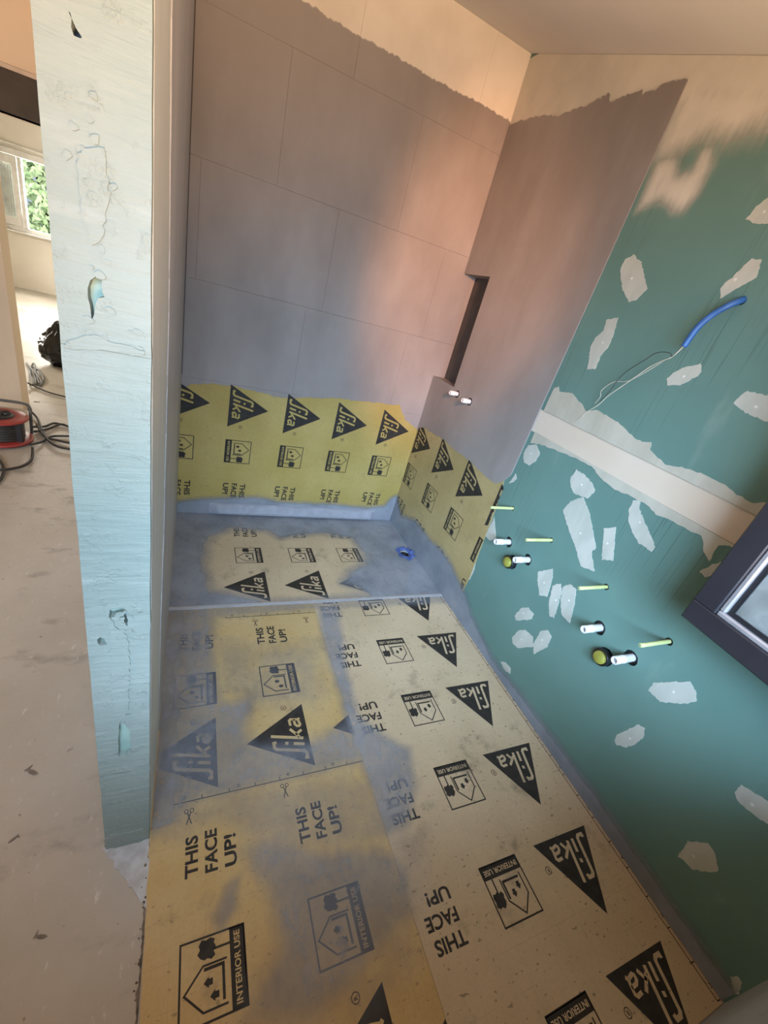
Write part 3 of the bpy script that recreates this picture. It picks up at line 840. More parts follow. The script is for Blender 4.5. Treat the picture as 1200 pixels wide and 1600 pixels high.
def text(bm, s, x0, x1, y0, y1, mat, z=0, off=.02):
    """lettering fitted into a rectangle"""
    cu = bpy.data.curves.new('lettering', 'FONT')
    cu.body = s
    cu.size = 1
    cu.offset = off
    cu.resolution_u = 3
    o = bpy.data.objects.new('lettering', cu)
    COL.objects.link(o)
    dg = bpy.context.evaluated_depsgraph_get()
    me = bpy.data.meshes.new_from_object(o.evaluated_get(dg))
    bpy.data.objects.remove(o, do_unlink=True)
    bpy.data.curves.remove(cu)
    vs_ = [v.co.copy() for v in me.vertices]
    ax, bx = min(v.x for v in vs_), max(v.x for v in vs_)
    ay, by = min(v.y for v in vs_), max(v.y for v in vs_)
    bv = [bm.verts.new((x0 + (v.x - ax) / (bx - ax) * (x1 - x0), y0 + (v.y - ay) / (by - ay) * (y1 - y0), z)) for v in vs_]
    for p in me.polygons:
        try:
            bm.faces.new([bv[i] for i in p.vertices]).material_index = mat
        except ValueError:
            pass
    bpy.data.meshes.remove(me)


def up_normals(bm):
    for f in bm.faces:
        f.normal_update()
        if f.normal.z < 0:
            f.normal_flip()


def logo_bm():
    bm = bmesh.new()
    W, Hh = .130, .230
    poly(bm, [(-W, 0), (W, 0), (0, Hh)], 0)
    k = len(bm.verts)
    w = .0125
    sh = lambda pts: [(a + .25 * b, b) for a, b in pts]
    w = .0115
    stroke(bm, sh([(-.101, .030), (-.099, .020), (-.080, .020), (-.074, .027), (-.074, .126), (-.068, .134), (-.050, .134), (-.046, .124)]), w, 1)   # long S
    stroke(bm, sh([(-.0475, .022), (-.0475, .062)]), w, 1)              # i and its dot
    stroke(bm, sh([(-.0475, .081), (-.0475, .0925)]), w, 1)
    stroke(bm, sh([(-.023, .022), (-.023, .141)]), w, 1)                # k
    stroke(bm, sh([(-.018, .036), (.012, .066)]), w * .9, 1)
    stroke(bm, sh([(-.010, .048), (.012, .022)]), w * .9, 1)
    stroke(bm, sh([(.027, .061), (.048, .063), (.055, .057), (.056, .028), (.064, .022)]), w * .85, 1)   # a
    stroke(bm, sh([(.056, .045), (.034, .043), (.027, .036), (.028, .028), (.035, .023), (.054, .028)]), w * .85, 1)
    lift(bm, k, .0003)
    # circled R beside it
    c = circle(.124, .076, .0105, 18)
    stroke(bm, c + [c[0]], .0022, 0)
    text(bm, 'R', .1200, .1285, .0705, .0815, 0)
    up_normals(bm)
    return bm


def icon_bm():
    bm = bmesh.new()
    s = .076
    stroke(bm, [(-s, 0), (s, 0), (s, .152), (-s, .152), (-s, 0)], .0046, 0)
    poly(bm, [(-s, 0), (s, 0), (s, .036), (-s, .036)], 0)
    k = len(bm.verts)
    text(bm, 'INTERIOR USE', -s + .008, s - .008, .011, .026, 1)
    lift(bm, k, .0003)
    # house
    stroke(bm, [(-.058, .044), (-.058, .100), (-.018, .142), (.022, .100), (.022, .044)], .0044, 0)
    stroke(bm, [(.0145, .098), (.0145, .053), (-.050, .053)], .0065, 0)
    # two little figures
    for cx, cy in ((-.036, .072), (-.010, .086)):
        poly(bm, [(cx - .006, cy - .008), (cx + .006, cy - .008), (cx + .006, cy + .001), (cx + .0105, cy + .001), (cx, cy + .013), (cx - .0105, cy + .001), (cx - .006, cy + .001)], 0)
    # tree
    poly(bm, [(.0455, .036), (.0505, .036), (.0505, .076), (.0455, .076)], 0)
    poly(bm, [(.030, .080), (.036, .071), (.045, .075), (.052, .069), (.060, .074), (.067, .071), (.072, .082), (.069, .092), (.072, .103), (.062, .110), (.054, .107), (.046, .113), (.037, .106), (.032, .097), (.034, .089)], 0)
    up_normals(bm)
    return bm


def words_bm():
    bm = bmesh.new()
    text(bm, 'THIS', -.055, .050, .111, .146, 0, off=.03)
    text(bm, 'FACE', -.055, .055, .058, .093, 0, off=.03)
    text(bm, 'UP!', -.055, .028, .005, .040, 0, off=.03)
    up_normals(bm)
    return bm


KIND = {'triangle_logo': logo_bm, 'interior_use_icon': icon_bm, 'printed_words': words_bm}
CACHE = {}
FRAMES = {   # reading direction, upward direction, outward normal
    'fr': (Vector((-1, 0, 0)), Vector((0, -1, 0)), Vector((0, 0, 1))),
    'fl': (Vector((0, 1, 0)), Vector((-1, 0, 0)), Vector((0, 0, 1))),
    'bk': (Vector((0, 0, -1)), Vector((1, 0, 0)), Vector((0, -1, 0))),
    'rt': (Vector((0, 0, -1)), Vector((0, -1, 0)), Vector((-1, 0, 0))),
}


def put_print(kind, frame, at, sheet, sheet_mat, clips=()):
    """one printed mark on a sheet; clips = (point, normal) planes beyond which it is cut off"""
    r, u, n = FRAMES[frame]
    Mx = Matrix(((r.x, u.x, n.x, at[0]), (r.y, u.y, n.y, at[1]), (r.z, u.z, n.z, at[2]), (0, 0, 0, 1)))
    if not clips:
        key = (kind, sheet_mat)
        if key not in CACHE:
            bm = KIND[kind]()
            me = bpy.data.meshes.new(kind)
            bm.to_mesh(me)
            bm.free()
            me.materials.append(MT['ink'])
            me.materials.append(MT[sheet_mat])
            CACHE[key] = me
        me = CACHE[key]
    else:
        bm = KIND[kind]()
        inv = Mx.inverted()
        for p, nn in clips:
            bmesh.ops.bisect_plane(bm, geom=bm.verts[:] + bm.edges[:] + bm.faces[:], plane_co=inv @ Vector(p),
                                   plane_no=(inv.to_3x3() @ Vector(nn)), clear_outer=True)
        if not bm.faces:
            bm.free()
            return None
        me = bpy.data.meshes.new(kind)
        bm.to_mesh(me)
        bm.free()
        me.materials.append(MT['ink'])
        me.materials.append(MT[sheet_mat])
    o = bpy.data.objects.new(kind, me)
    COL.objects.link(o)
    o.parent = sheet
    o.matrix_local = Mx
    return o


SH = .004    # sheets lie this far proud
PR = SH + .0004
SEAM, LSEAM = 1.705, .655

# floor, right-hand run
sheet_r = slab_obj('waterproof_membrane', [(LSEAM, FY + .002), (BX - .001, FY + .002), (BX - .001, SEAM), (LSEAM, SEAM)], 'floor', .0002, SH, 'memb_floor')
tag(sheet_r, 'tan waterproofing membrane along the foot of the green wall', 'membrane sheet')
for k in range(6):
    yb = .040 + .335 * k
    cl = [((0, SEAM - .001, 0), (0, 1, 0))] if k == 5 else [((0, FY + .004, 0), (0, -1, 0))] if k == 0 else ()
    put_print('triangle_logo', 'fr', (1.296, yb, PR), sheet_r, 'memb_floor', cl)
    put_print('interior_use_icon', 'fr', (1.000, yb - .003, PR), sheet_r, 'memb_floor', cl)
    put_print('printed_words', 'fr', (.738, yb - .003, PR), sheet_r, 'memb_floor', cl)


def ruler(parent, p0, p1, side, mat='ink', marks=True, n0=0):
    """printed cutting line with ticks and figures; p0, p1 in the floor plane, side = towards the figures"""
    a, b = Vector(p0), Vector(p1)
    d = (b - a).normalized()
    s = Vector(side)
    bm = bmesh.new()
    stroke(bm, [tuple(a), tuple(b)], .0032, 0)
    L = (b - a).length
    k = 0
    while k * .0835 < L:
        p = a + d * (k * .0835)
        stroke(bm, [tuple(p), tuple(p + s * .012)], .003, 0)
        if marks and k % 2 == 0:
            q = p + d * .03 + s * .014
            text(bm, str(20 + 10 * (k // 2 + n0)), q.x - .006, q.x + .006, q.y - .006, q.y + .006, 0)
        k += 1
    for v in bm.verts:
        v.co.z = PR
    up_normals(bm)
    return from_bm('cutting_line', bm, mat, parent, fix=False)


ruler(sheet_r, (1.484, FY + .01), (1.484, SEAM - .002), (1, 0))

# floor, left-hand run
x_l = PX1 + .012
sheet_l = slab_obj('waterproof_membrane', jag([(x_l, FY + .002), (LSEAM - .001, FY + .002)], .5, 0, 0, False) + [(LSEAM - .001, SEAM), (PX1 + .001, SEAM)] +
                   jag([(PX1 + .001, PY0), (PX1 + .004, .6), (PX1 + .010, .3), (x_l, FY + .01)], .02, .0022, 4, False), 'floor', .0002, SH - .0002, 'memb_left')
tag(sheet_l, 'amber membrane half hidden under grey-blue coating beside the partition', 'membrane sheet')
PRL = PR - .0002
cl = [((LSEAM - .002, 0, 0), (1, 0, 0)), ((PX1 + .012, 0, 0), (-1, 0, 0)), ((0, FY + .006, 0), (0, -1, 0))]
for xb in (.187, .517, .850):
    put_print('triangle_logo', 'fl', (xb, .105, PRL), sheet_l, 'memb_left', cl)
    put_print('interior_use_icon', 'fl', (xb, .376, PRL), sheet_l, 'memb_left', cl)
    put_print('printed_words', 'fl', (xb, .645, PRL), sheet_l, 'memb_left', cl)
for xb in (.137, .470, .803):
    put_print('triangle_logo', 'fl', (xb, .950, PRL), sheet_l, 'memb_left', cl)
    put_print('interior_use_icon', 'fl', (xb + .005, 1.217, PRL), sheet_l, 'memb_left', cl)
    put_print('printed_words', 'fl', (xb + .007, 1.480, PRL), sheet_l, 'memb_left', cl)
ruler(sheet_l, (.004, .797), (LSEAM - .004, .797), (0, 1))
ruler(sheet_l, (.20, 1.612), (LSEAM - .004, 1.612), (0, 1), n0=3)


def scissors(parent, x, y, ang):
    bm = bmesh.new()
    c, s = math.cos(ang), math.sin(ang)
    T_ = lambda p: (x + c * p[0] - s * p[1], y + s * p[0] + c * p[1])
    for q in (-1, 1):
        stroke(bm, [T_((-.022, -.007 * q)), T_((.012, .005 * q))], .003, 0)
        e = [T_((.016 + .006 * math.cos(t), .008 * q + .0055 * math.sin(t))) for t in [i * math.pi / 5 for i in range(11)]]
        stroke(bm, e, .0022, 0)
    for v in bm.verts:
        v.co.z = PRL
    up_normals(bm)
    return from_bm('printed_scissors', bm, 'ink', parent, fix=False)


scissors(sheet_l, .050, .752, math.pi / 2)
scissors(sheet_l, .350, .760, math.pi / 2)
scissors(sheet_l, .335, 1.565, math.pi / 2)
scissors(sheet_l, .590, 1.560, math.pi / 2)

# shower floor with a hole for the drain
sheet_s = slab_obj('waterproof_membrane', [(PX1 + .001, SEAM + .004), (BX - .001, SEAM + .004), (BX - .001, BY - .001), (PX1 + .001, BY - .001)], 'floor', .0002, SH - .0022,
                   'memb_floor', None, [circle(DRX, DRY, .034, 18)])
tag(sheet_s, 'membrane on the shower floor with a blue drain collar, coated around its edges', 'membrane sheet')
for xb in (.432, .757, 1.083):
    put_print('triangle_logo', 'fl', (xb - .002, 1.845, PR - .0022), sheet_s, 'memb_floor')
    put_print('interior_use_icon', 'fl', (xb, 2.136, PR - .0022), sheet_s, 'memb_floor')
    put_print('printed_words', 'fl', (xb, 2.392, PR - .0022), sheet_s, 'memb_floor')
# raised lap where the front sheets overlap the shower floor
for sh_, xa, xb_ in ((sheet_l, PX1 + .002, LSEAM - .001), (sheet_r, LSEAM, BX - .002)):
    xm = (xa + xb_) / 2
    slab_obj('seam_lap', jag([(xa, SEAM - .021), (xm, SEAM - .018), (xb_, SEAM - .022)], .04, .0018, 8, False) + [(xb_, SEAM), (xa, SEAM)],
             'floor', SH - .0002, SH + .0016, 'lap', sh_)

# back wall and right wall sheets
bt = [(max(PX1 + .001, min(BX - .001, a)), b) for a, b in SHEET_B_TOP]
sheet_b = slab_obj('waterproof_membrane', [(PX1 + .001, .012), (BX - .001, .012), (BX - .001, .78)] + list(reversed(jag(bt[:-1], .02, .006, 7, False))), 'back', .0003, SH - .0015, 'memb_wall')
tag(sheet_b, 'yellow membrane band along the bottom of the back shower wall', 'membrane sheet')
PB = BY - PR + .0015
cl = [((PX1 + .003, 0, 0), (-1, 0, 0))]
for i, xb in enumerate((-.127, .208, .545, .877, 1.207)):
    c_ = cl if i == 0 else ()
    put_print('triangle_logo', 'bk', (xb, PB, .757), sheet_b, 'memb_wall', c_)
    put_print('interior_use_icon', 'bk', (xb, PB, .466), sheet_b, 'memb_wall', c_)
    put_print('printed_words', 'bk', (xb, PB, .186), sheet_b, 'memb_wall', c_)

er = SHEET_R_EDGE
sheet_w = slab_obj('waterproof_membrane', [(BY - .002, .006), (1.545, .006)] + jag(er, .03, .0015, 3, False) + [(BY - .002, .93)], 'right', .0003, SH - .0015, 'memb_wall2')
tag(sheet_w, 'ochre membrane band along the bottom of the right shower wall, ending at the green board', 'membrane sheet')
PW = BX - PR + .0015
ce = [((0, 1.5460, 0), (0, -1, 0))]
for i, yb in enumerate((2.598, 2.260, 1.922, 1.587)):
    c_ = ce if i == 3 else ()
    put_print('triangle_logo', 'rt', (PW, yb, .731), sheet_w, 'memb_wall2', [((0, 1.562, 0), (0, -1, 0))] if i == 3 else ())
    put_print('interior_use_icon', 'rt', (PW, yb, .448), sheet_w, 'memb_wall2', c_)
    put_print('printed_words', 'rt', (PW, yb, .185), sheet_w, 'memb_wall2', c_)

# ------------------------------------------------------------------ coating over sheets and walls
low = jag(COAT_LOW_EDGE, .02, .004, 9, False)
low = [(min(a, BY - .003), b) for a, b in low]
foot = [(BY + .1, -.1), (BY + .1, .26)] + COAT_LOW_EDGE + [(FY - .1, .076), (FY - .1, -.1)]


def cov_foot(Pn):
    d = poly_dist(Pn, foot)
    return np.clip(.55 + d / .05, 0, 1.15)


cover_obj('coating', FY + .006, BY - .003, .004, .34, .0125, 'right', .0042, cov_foot, 'cover', wall_right)['label'] = 'grey coating brushed along the foot of the wall'
ue = [(min(a, BY - .003), b) for a, b in jag(COAT_UP_EDGE, .015, .004, 10, False)]
te = [(min(a, BY - .003), b) for a, b in jag(COAT_TOP_EDGE, .012, .005, 11, False)]
outer = [(BY - .003, .82)] + ue[1:] + [(1.552, .93), (1.545, 1.3), (1.533, 1.8), (1.521, 2.40)] + list(reversed(te))
outer += [(BY - .003, NZ1), (NY0, NZ1), (NY0, NZ0), (BY - .003, NZ0)]
fh = [circle(y, z, r - .002, 16, .001, i) for i, (y, z, r) in enumerate(HOLES['feed'])]
slab_obj('coating', outer, 'right', .0002, .0050, 'coat', wall_right, fh)['label'] = 'grey-brown coating up the shower end of the wall'
lowb = [(max(PX1 + .002, min(BX - .003, a)), b) for a, b in jag(COAT_B_LOW, .02, .004, 12, False)]
footb = [(BX + .1, -.1), (PX1 - .1, -.1), (PX1 - .1, .084)] + COAT_B_LOW + [(BX + .1, .28)]


def cov_footb(Pn):
    d = poly_dist(Pn, footb)
    return np.clip(.6 + d / .04, 0, 1.15)


cover_obj('coating', PX1 + .003, BX - .003, .004, .34, .0125, 'back', .0040, cov_footb, 'cover', wall_back)
# mortar fillet at the foot of the back wall
bm = bmesh.new()
xs = np.linspace(.14, 1.345, 40)
rows = []
for x in xs:
    e = .006 * noise.noise((x * 6, 0, 0))
    k = min(1, (x - .13) / .08, (1.36 - x) / .04)
    rows.append([bm.verts.new(p) for p in ((x, BY - .0045, .088 + e), (x, BY - .012 * k - .004, .080 + e), (x, BY - .026 * k - .004, .030 + e), (x, BY - .024 * k - .004, .016), (x, BY - .0045, .014))])
for a, b in zip(rows, rows[1:]):
    for i in range(4):
        bm.faces.new([a[i], b[i], b[i + 1], a[i + 1]])
o = from_bm('mortar_fillet', bm, 'fillet' if 'fillet' in MT else 'smear', wall_back)


def cov_front(Pn):
    c = np.zeros(len(Pn))
    for p, v, s in COVER:
        d = poly_dist(Pn, p)
        c = np.maximum(c, np.clip(.5 + d / (2 * s), 0, 1) * v)
    # brushed along the foot of the right wall and the partition
    c = np.maximum(c, np.clip((.06 - Pn[:, 0]) / .06, 0, 1) * .85 * (Pn[:, 1] > .74))
    c = np.maximum(c, np.clip((Pn[:, 0] - (BX - .014)) / .008, 0, 1) * .95)
    return c


def cov_shower(Pn):
    d = poly_dist(Pn, TAN_SHOWER)
    return np.clip(.5 - d / .09, .0, 1)


cover_obj('coating', PX1 + .003, LSEAM, FY + .004, SEAM - .001, .0125, 'floor', SH + .0009, cov_front, 'cover', sheet_l)
cover_obj('coating', LSEAM, BX - .002, FY + .004, SEAM - .001, .0125, 'floor', SH + .0009, cov_front, 'cover', sheet_r)


def cov_sh2(Pn):
    c = cov_shower(Pn)
    return np.where(np.hypot(Pn[:, 0] - DRX, Pn[:, 1] - DRY) < .036, 0, c)


cover_obj('coating', PX1 + .003, BX - .003, SEAM + .006, BY - .003, .0125, 'floor', SH - .0010, cov_sh2, 'cover', sheet_s)

# ------------------------------------------------------------------ filler on the green boards
for i, p in enumerate(PATCH_UP + PATCH_LOW):
    par = board_up if i < len(PATCH_UP) else board_low
    q = jag(p, .007, .0022, 100 + i)
    o = slab_obj('filler_patch', q, 'right', -.0003, .0014, 'filler', par)
    if i not in (7, 18, 20, 24, 25, 26):
        cx = sum(a for a, b in p) / len(p) + random.Random(i).uniform(-.006, .006)
        cz = sum(b for a, b in p) / len(p) + random.Random(i + 9).uniform(-.006, .006)
        slab_obj('screw_dimple', circle(cx, cz, .0042, 9, .0008, i), 'right', .0012, .0021, 'screw', par)
slab_obj('filler_band', jag(BAND_UP[:-4], .012, .0025, 21, False) + BAND_UP[-4:], 'right', -.0003, .0018, 'bandfill', board_up)
slab_obj('filler_band', BAND_LOW[:4] + jag(BAND_LOW[4:], .012, .0025, 22, False), 'right', -.0003, .0018, 'bandfill', board_low)


def cov_skim(Pn):
    c = np.zeros(len(Pn))
    for p, v, s in ((SKIM[0], 1.1, .07), (SKIM[1], .85, .03)):
        c = np.maximum(c, np.clip(.5 + poly_dist(Pn, p) / (2 * s), 0, 1) * v)
    top = 2.82 - .268 * (BY - Pn[:, 0])
    # the skim coat runs on under the ceiling, past the picture's edge and above the grey coating
    lim = np.where(Pn[:, 0] > 1.53, 2.20, 2.20 + .02 * np.sin(Pn[:, 0] * 9) - .16 * np.clip(1.2 - Pn[:, 0], -.2, 1.4))
    c = np.maximum(c, np.clip((Pn[:, 1] - lim) / .20, 0, 1.15))
    c[Pn[:, 1] > top + .02] = 0
    return c


cover_obj('skim_coat', FY + .01, BY - .002, 1.98, 2.80, .014, 'right', .0012, cov_skim, 'skim', board_up, lambda a: ceil_z(a) - .001)['label'] = 'cream skim coat feathered out under the ceiling'

# ------------------------------------------------------------------ pipes, rods and caps in the right wall
def white_pipe(y, z, l, r, where):
    root = empty('pipe_stub', (BX, y, z))
    tag(root, where, 'pipe', 'white pipe stubs')
    bm = bmesh.new()
    lathe(bm, [(r * .62, l - .012), (r * .62, l), (r * .94, l), (r, l - .002), (r, l * .55), (r * 1.05, l * .53), (r * 1.05, l * .45), (r, l * .43), (r, -.035)])
    from_bm('pipe', bm, 'pvc', root)
    bm = bmesh.new()
    rg = lathe(bm, [(r * .62, l - .011), (.0, l - .011)])
    from_bm('pipe_bore', bm, 'pipegrey', root)
    return root


def wall_ring(root, r0, r1, m, d0=-.012, d1=.001):
    bm = bmesh.new()
    lathe(bm, [(r0, d0), (r0, d1), (r1, d1), (r1, d0)])
    return from_bm('sleeve', bm, m, root)


names = ['white pipe stub nearest the grey coated shower end, above the left olive cap', 'white pipe stub just right of the smaller olive cap',
         'white pipe stub alone up left of the larger olive cap', 'white pipe stub touching the larger olive cap in front']
for (y, z, r), l, nm in zip(HOLES['pipe'], (.084, .080, .088, .090), names):
    root = white_pipe(y, z, l, .0150, nm)
    wall_ring(root, .0165, .0285, 'black', -.030, -.008)
for (y, z, r), l, nm in zip(HOLES['feed'], (.060, .060), ('pale shower pipe stub just below the niche', 'pale shower pipe stub on the grey-brown coating, farther from the corner')):
    root = white_pipe(y, z, l, .0140, nm)
    wall_ring(root, .0150, .0225, 'black', -.02, .0062)
for i, ((y, z, r), nm) in enumerate(zip(HOLES['cap'], ('smaller looking waste pipe with olive cap in black sleeve, nearer the shower', 'larger looking waste pipe with olive cap in black sleeve, nearer the black sash'))):
    root = empty('capped_waste_pipe', (BX, y, z))
    tag(root, nm, 'waste pipe', 'capped waste pipes')
    bm = bmesh.new()
    lathe(bm, [(.0265, -.03), (.0265, .002), (.0285, .030), (.0315, .030), (.0345, .026), (.0345, .012), (.0325, .010), (.0325, -.03)], n=28)
    from_bm('sleeve', bm, 'black', root)
    bm = bmesh.new()
    lathe(bm, [(.0, .040), (.021, .040), (.0245, .037), (.026, .032), (.026, .010)], n=28)
    from_bm('cap', bm, 'olive', root)
rn = ['thin lime green rod beside the edge of the shower membrane', 'thin lime green rod upper right of the first white pipes',
      'thin lime green rod in the middle, right of the filler smears', 'thin lime green rod nearest the black sash']
for (y, z, r), l, nm in zip(HOLES['rod'], (.138, .146, .144, .142), rn):
    root = empty('plastic_rod', (BX, y, z))
    tag(root, nm, 'rod', 'lime green rods')
    tl = Vector((-l, .004, -.004))
    bm = tube_mesh('rod', [(.03, 0, 0), (0, 0, 0), tuple(tl * .5), tuple(tl)], .0072, 12, 3)
    from_bm('rod', bm, 'rod', root)
    bm = bmesh.new()
    lathe(bm, [(.0, l + .0006), (.0045, l + .0006), (.0045, l - .004)], n=12)
    for v in bm.verts:
        v.co.y += .004
        v.co.z -= .004
    from_bm('rod_bore', bm, 'rodend', root)
    wall_ring(root, .0074, r, 'black', -.012, -.003)

# blue conduit with loose wires
root = empty('cable_conduit', CONDUIT[1])
tag(root, 'blue cable conduit with thin loose wires hanging from the green wall', 'conduit')
c0 = Vector(CONDUIT[1])
rel = lambda ps: [tuple(Vector(p) - c0) for p in ps]
bm = tube_mesh('conduit', rel([(1.53, CONDUIT[0][1], CONDUIT[0][2] + .002)] + CONDUIT[1:]), .0098, 14, 8, False)
cdt = from_bm('conduit', bm, 'blue', root)
md = cdt.modifiers.new('wall', 'SOLIDIFY')
md.thickness = .0015
for i, w in enumerate(WIRES):
    from_bm('wire', tube_mesh('wire', rel(w), (.0016, .0015, .0012)[i], 6, 6), ('wirew', 'wired', 'wirew')[i], root, fix=True)

# drain collar
root = empty('drain_collar', (DRX, DRY, .002))
tag(root, 'torn blue drain collar in the shower floor by the right wall', 'drain')
bm = bmesh.new()
rnd = random.Random(5)
N = 36
prev = None
rings = []
prof = [(.031, -.060), (.032, -.004), (.036, .007), (.050, .010), (.062, .003)]
for k, (rr, hh) in enumerate(prof):
    ring = []
    for i in range(N):
        a = 2 * math.pi * i / N
        q = 1 + (rnd.uniform(-.16, .20) if k == 4 else rnd.uniform(-.05, .05) if k == 3 else 0)
        hz = hh + (rnd.uniform(-.001, .008) if k >= 3 else 0)
        x = min(math.cos(a) * rr * q, BX - DRX - .006)
        if x > .05:
            hz += .012
        ring.append(bm.verts.new((x, math.sin(a) * rr * q * 1.25, max(hz, -.06))))
    rings.append(ring)
for a, b in zip(rings, rings[1:]):
    for i in range(N):
        bm.faces.new([a[i], a[(i + 1) % N], b[(i + 1) % N], b[i]])
from_bm('collar', bm, 'bluedrain', root)
bm = bmesh.new()
lathe(bm, [(.0, -.055), (.0305, -.055), (.0305, -.006)], 'z', 20)
from_bm('drain_throat', bm, 'black', root)

# ------------------------------------------------------------------ the open black window sash beside the right wall
SA = math.atan2(.074, .997)
hinge = empty('window_sash', (1.3, .492, .978))
tag(hinge, 'black framed window sash standing open against the green wall', 'window sash')
hinge.rotation_euler = (0, 0, -SA)
# local: -y runs back to the hinge, z up, -x faces the room
SW, SHt, FW, DP = .60, .98, .062, .055


def frame_ring(name, inset, w, x0, x1, m, bev=0):
    a, b = inset, inset + w
    for lo, hi in [((x0, -SW + a, a), (x1, -a, b)), ((x0, -SW + a, SHt - b), (x1, -a, SHt - a)), ((x0, -b, b), (x1, -a, SHt - b)), ((x0, -SW + a, b), (x1, -SW + b, SHt - b))]:
        box_obj(name, lo, hi, m, hinge, bev)


frame_ring('sash_frame', .0, FW, 0, DP, 'frame', .003)
frame_ring('gasket', -.005, .0055, .012, DP - .005, 'black')
frame_ring('glazing_bead', FW - .001, .016, .006, DP - .012, 'bead', .004)
frame_ring('spacer', FW + .014, .014, .018, DP - .016, 'black')
box_obj('glass', (.022, -SW + FW + .016, FW + .016), (.026, -FW - .016, SHt - FW - .016), 'glass', hinge)

# frame of the bathroom window itself, behind the camera
wr = empty('window_2', (0.48, FY - .06, WZ0))
tag(wr, 'black frame of the bathroom window behind the camera', 'window', kind='structure')
for lo, hi in [((WX0, -.03, 0), (WX1, .03, .045)), ((WX0, -.03, WZ1 - WZ0 - .045), (WX1, .03, WZ1 - WZ0)), ((WX0, -.03, .045), (WX0 + .045, .03, WZ1 - WZ0 - .045)), ((WX1 - .045, -.03, .045), (WX1, .03, WZ1 - WZ0 - .045))]:
    box_obj('window_frame', (lo[0] - .48, lo[1], lo[2]), (hi[0] - .48, hi[1], hi[2]), 'frame', wr, .003)

# ------------------------------------------------------------------ things lying in the open room
# cable reel
CX, CY = -1.19, 3.52
reel = empty('cable_reel', (CX, CY, 0))
tag(reel, 'red and black cable reel lying on the floor by the cream wall', 'cable reel')


def ring_part(name, prof, m, n=40):
    bm = bmesh.new()
    lathe(bm, prof, 'z', n)
    return from_bm(name, bm, m, reel)


ring_part('flange', [(.0, .012), (.165, .012), (.175, .018), (.175, .028), (.165, .033), (.0, .033)], 'red')
ring_part('flange', [(.0, .165), (.150, .165), (.162, .170), (.162, .180), (.150, .186), (.07, .186), (.06, .180), (.0, .180)], 'red')
pf = [(.05, .034)]
for k in range(7):
    z = .036 + k * .0182
    pf += [(.118, z), (.132, z + .006), (.132, z + .012), (.118, z + .018)]
ring_part('wound_cable', pf + [(.05, .164)], 'cable')
ring_part('socket_plate', [(.0, .196), (.075, .196), (.085, .190), (.085, .180)], 'black')
for k in range(3):
    a = k * 2.09 + .4
    bm = bmesh.new()
    lathe(bm, [(.0, .204), (.016, .204), (.021, .212), (.024, .212), (.024, .194)], 'z', 16)
    for v in bm.verts:
        v.co.x += .042 * math.cos(a)
        v.co.y += .042 * math.sin(a)
    from_bm('socket', bm, 'cable', reel)
from_bm('carry_frame', tube_mesh('f', [(-.20, .19, .02), (-.20, .20, .20), (-.18, .20, .222), (.0, .20, .225), (.10, .19, .222), (.13, .17, .20), (.135, .15, .16), (.135, .13, .02)], .010, 10, 6), 'cablegrey', reel)
box_obj('strap', (.095, -.075, .03), (.140, -.035, .17), 'black', reel, .004)
for i, c in enumerate(CABLES):
    h = .010 + .007 * (i % 3)
    pts = [(a, b, (.012 if k not in (0,) else .03) + h * .3) for k, (a, b) in enumerate(c)]
    o0 = Vector((pts[0][0], pts[0][1], 0)) if i == 7 else Vector((CX, CY, 0))
    bm = tube_mesh('cable', [tuple(Vector(p) - o0) for p in pts], .0085 if i < 7 else .007, 8, 6)
    if i < 7:
        from_bm('trailing_cable', bm, 'cable', reel)
    else:
        o = from_bm('cable', bm, 'cable', None)
        o.location = o0
        tag(o, 'thin dark cable lying from the cream wall end to the partition', 'cable')
pts = [(a, b, .010 + .012 * (k % 3)) for k, (a, b) in enumerate(LOOPS)]
o0 = Vector((pts[0][0], pts[0][1], 0))
o = from_bm('cable_bundle', tube_mesh('c', [tuple(Vector(p) - o0) for p in pts], .009, 8, 6), 'cablegrey')
o.location = o0
tag(o, 'small tangled coil of grey cable beside the cream wall end', 'cable')

# bin bag
bm = bmesh.new()
bmesh.ops.create_icosphere(bm, subdivisions=5, radius=1)
for v in bm.verts:
    p = v.co.copy()
    h = (p.z + 1) / 2
    taper = 1.0 - .86 * max(0, h - .12) ** .9
    q = Vector((p.x * .33 * taper, p.y * .30 * taper, h * .50))
    n_ = noise.noise(p * 3.1) * .030 + noise.noise(p * 7 + Vector((3, 1, 2))) * .018
    ridg = abs(noise.noise(Vector((math.atan2(p.y, p.x) * 3.2, h * 1.5, 2)))) * .045
    q += Vector((p.x, p.y, 0)).normalized() * (n_ - ridg) if p.xy.length > .05 else Vector((0, 0, 0))
    if h > .86:
        q.x += (h - .86) * .25
    q.z = max(0.001, q.z + n_ * .3) if h > .06 else 0.001
    v.co = q
bag = from_bm('bin_bag', bm, 'bag', None, True)
bag.location = (-1.27, 5.75, 0)
bag.scale = (1.0, 1.0, 1.0)
tag(bag, 'full black bin bag standing on the far floor behind the partition', 'bin bag')

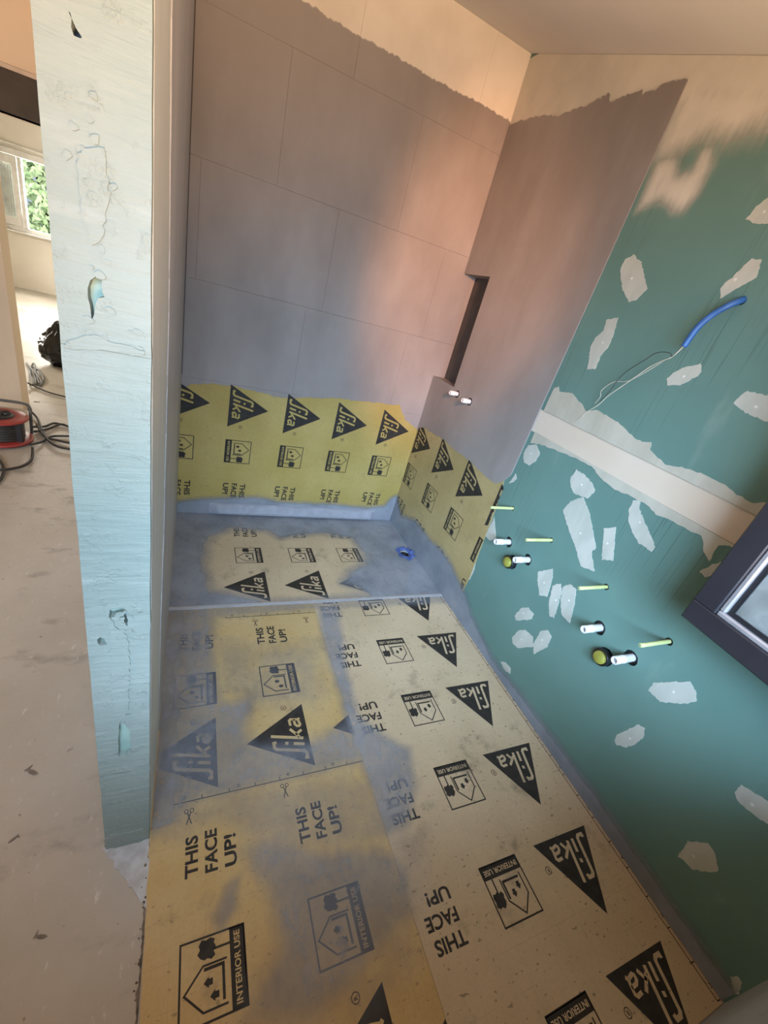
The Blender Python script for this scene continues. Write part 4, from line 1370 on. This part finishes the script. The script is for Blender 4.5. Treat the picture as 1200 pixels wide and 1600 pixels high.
# dry leaf and scraps on the screed
for i, (a, b) in enumerate(LEAF):
    bm = bmesh.new()
    rnd = random.Random(i)
    s = (.020, .022, .014, .012)[i]
    out = [(-1, 0), (-.5, .28), (.2, .30), (.8, .1), (1.1, .35), (1.05, 0), (.9, -.9), (.7, -.15), (.1, -.28), (-.6, -.2)]
    th = rnd.uniform(0, 3)
    pts = [((x * math.cos(th) - y * math.sin(th)) * s, (x * math.sin(th) + y * math.cos(th)) * s) for x, y in out]
    slab(bm, pts, lambda p, q, h: (p, q, h + .25 * abs(p) * .5), 0, .0016)
    o = from_bm('dry_leaf', bm, 'debris')
    o.location = (a, b, 0)
    tag(o, ['curled dry leaf on the screed left of the partition foot', 'dark scrap on the floor near the red cable reel', 'dark scrap on the grey screed at the lower left', 'small dark scrap near the left picture edge'][i], 'debris')

# crumbled edge between screed and membrane
bm = bmesh.new()
rnd = random.Random(8)
for k in range(50):
    y = rnd.uniform(FY + .03, PY0 - .02)
    x = PX1 + .003 + (.55 - y) * .006 - abs(rnd.gauss(0, .006))
    s = rnd.uniform(.0012, .0038)
    pts = circle(x, y, s, 6, s * .5, k)
    slab(bm, pts, 'floor', 0, rnd.uniform(.002, .006))
ed = [(PX1 + .002 + (.6 - y) * .009, y) for y in np.linspace(PY0 - .01, FY + .03, 60)]
slab(bm, [(x + .002, y) for x, y in ed] + [(x - max(.0005, rnd.gauss(.005, .003) * (1.1 - y)), y) for x, y in reversed(ed)], 'floor', 0, .0012)
o = from_bm('crumbs', bm, 'crumb', floor)
o['kind'] = 'stuff'

# tree in the garden
tree = empty('garden_tree', (-3.2, 13.4, -.4))
tag(tree, 'leafy green tree outside the far window', 'tree')
from_bm('trunk', tube_mesh('t', [(0, .3, 0), (.05, .3, 1.0), (-.05, .35, 2.0), (0, .3, 3.4)], .10, 10, 4), 'bark', tree)
verts, faces = [], []
rnd = random.Random(2)
for k in range(9000):
    c = Vector((rnd.uniform(-1.8, 1.8), rnd.uniform(-.5, .6), rnd.uniform(.5, 4.0)))
    if noise.noise(c * 1.7) < -.30:
        continue
    d = Vector((rnd.uniform(-1, 1), rnd.uniform(-.6, .3), rnd.uniform(-1, .1))).normalized()
    s = d.cross(Vector((rnd.uniform(-.4, .4), 1, rnd.uniform(-.4, .4)))).normalized()
    L, Wd = rnd.uniform(.10, .22), rnd.uniform(.03, .05)
    n_ = d.cross(s) * .015
    i0 = len(verts)
    verts += [tuple(c), tuple(c + d * L * .4 + s * Wd + n_), tuple(c + d * L), tuple(c + d * L * .4 - s * Wd + n_)]
    faces += [(i0, i0 + 1, i0 + 2), (i0, i0 + 2, i0 + 3)]
me = bpy.data.meshes.new('foliage')
me.from_pydata(verts, [], faces)
me.update()
o = link('foliage', me, 'leaf', tree)
o['kind'] = 'stuff'
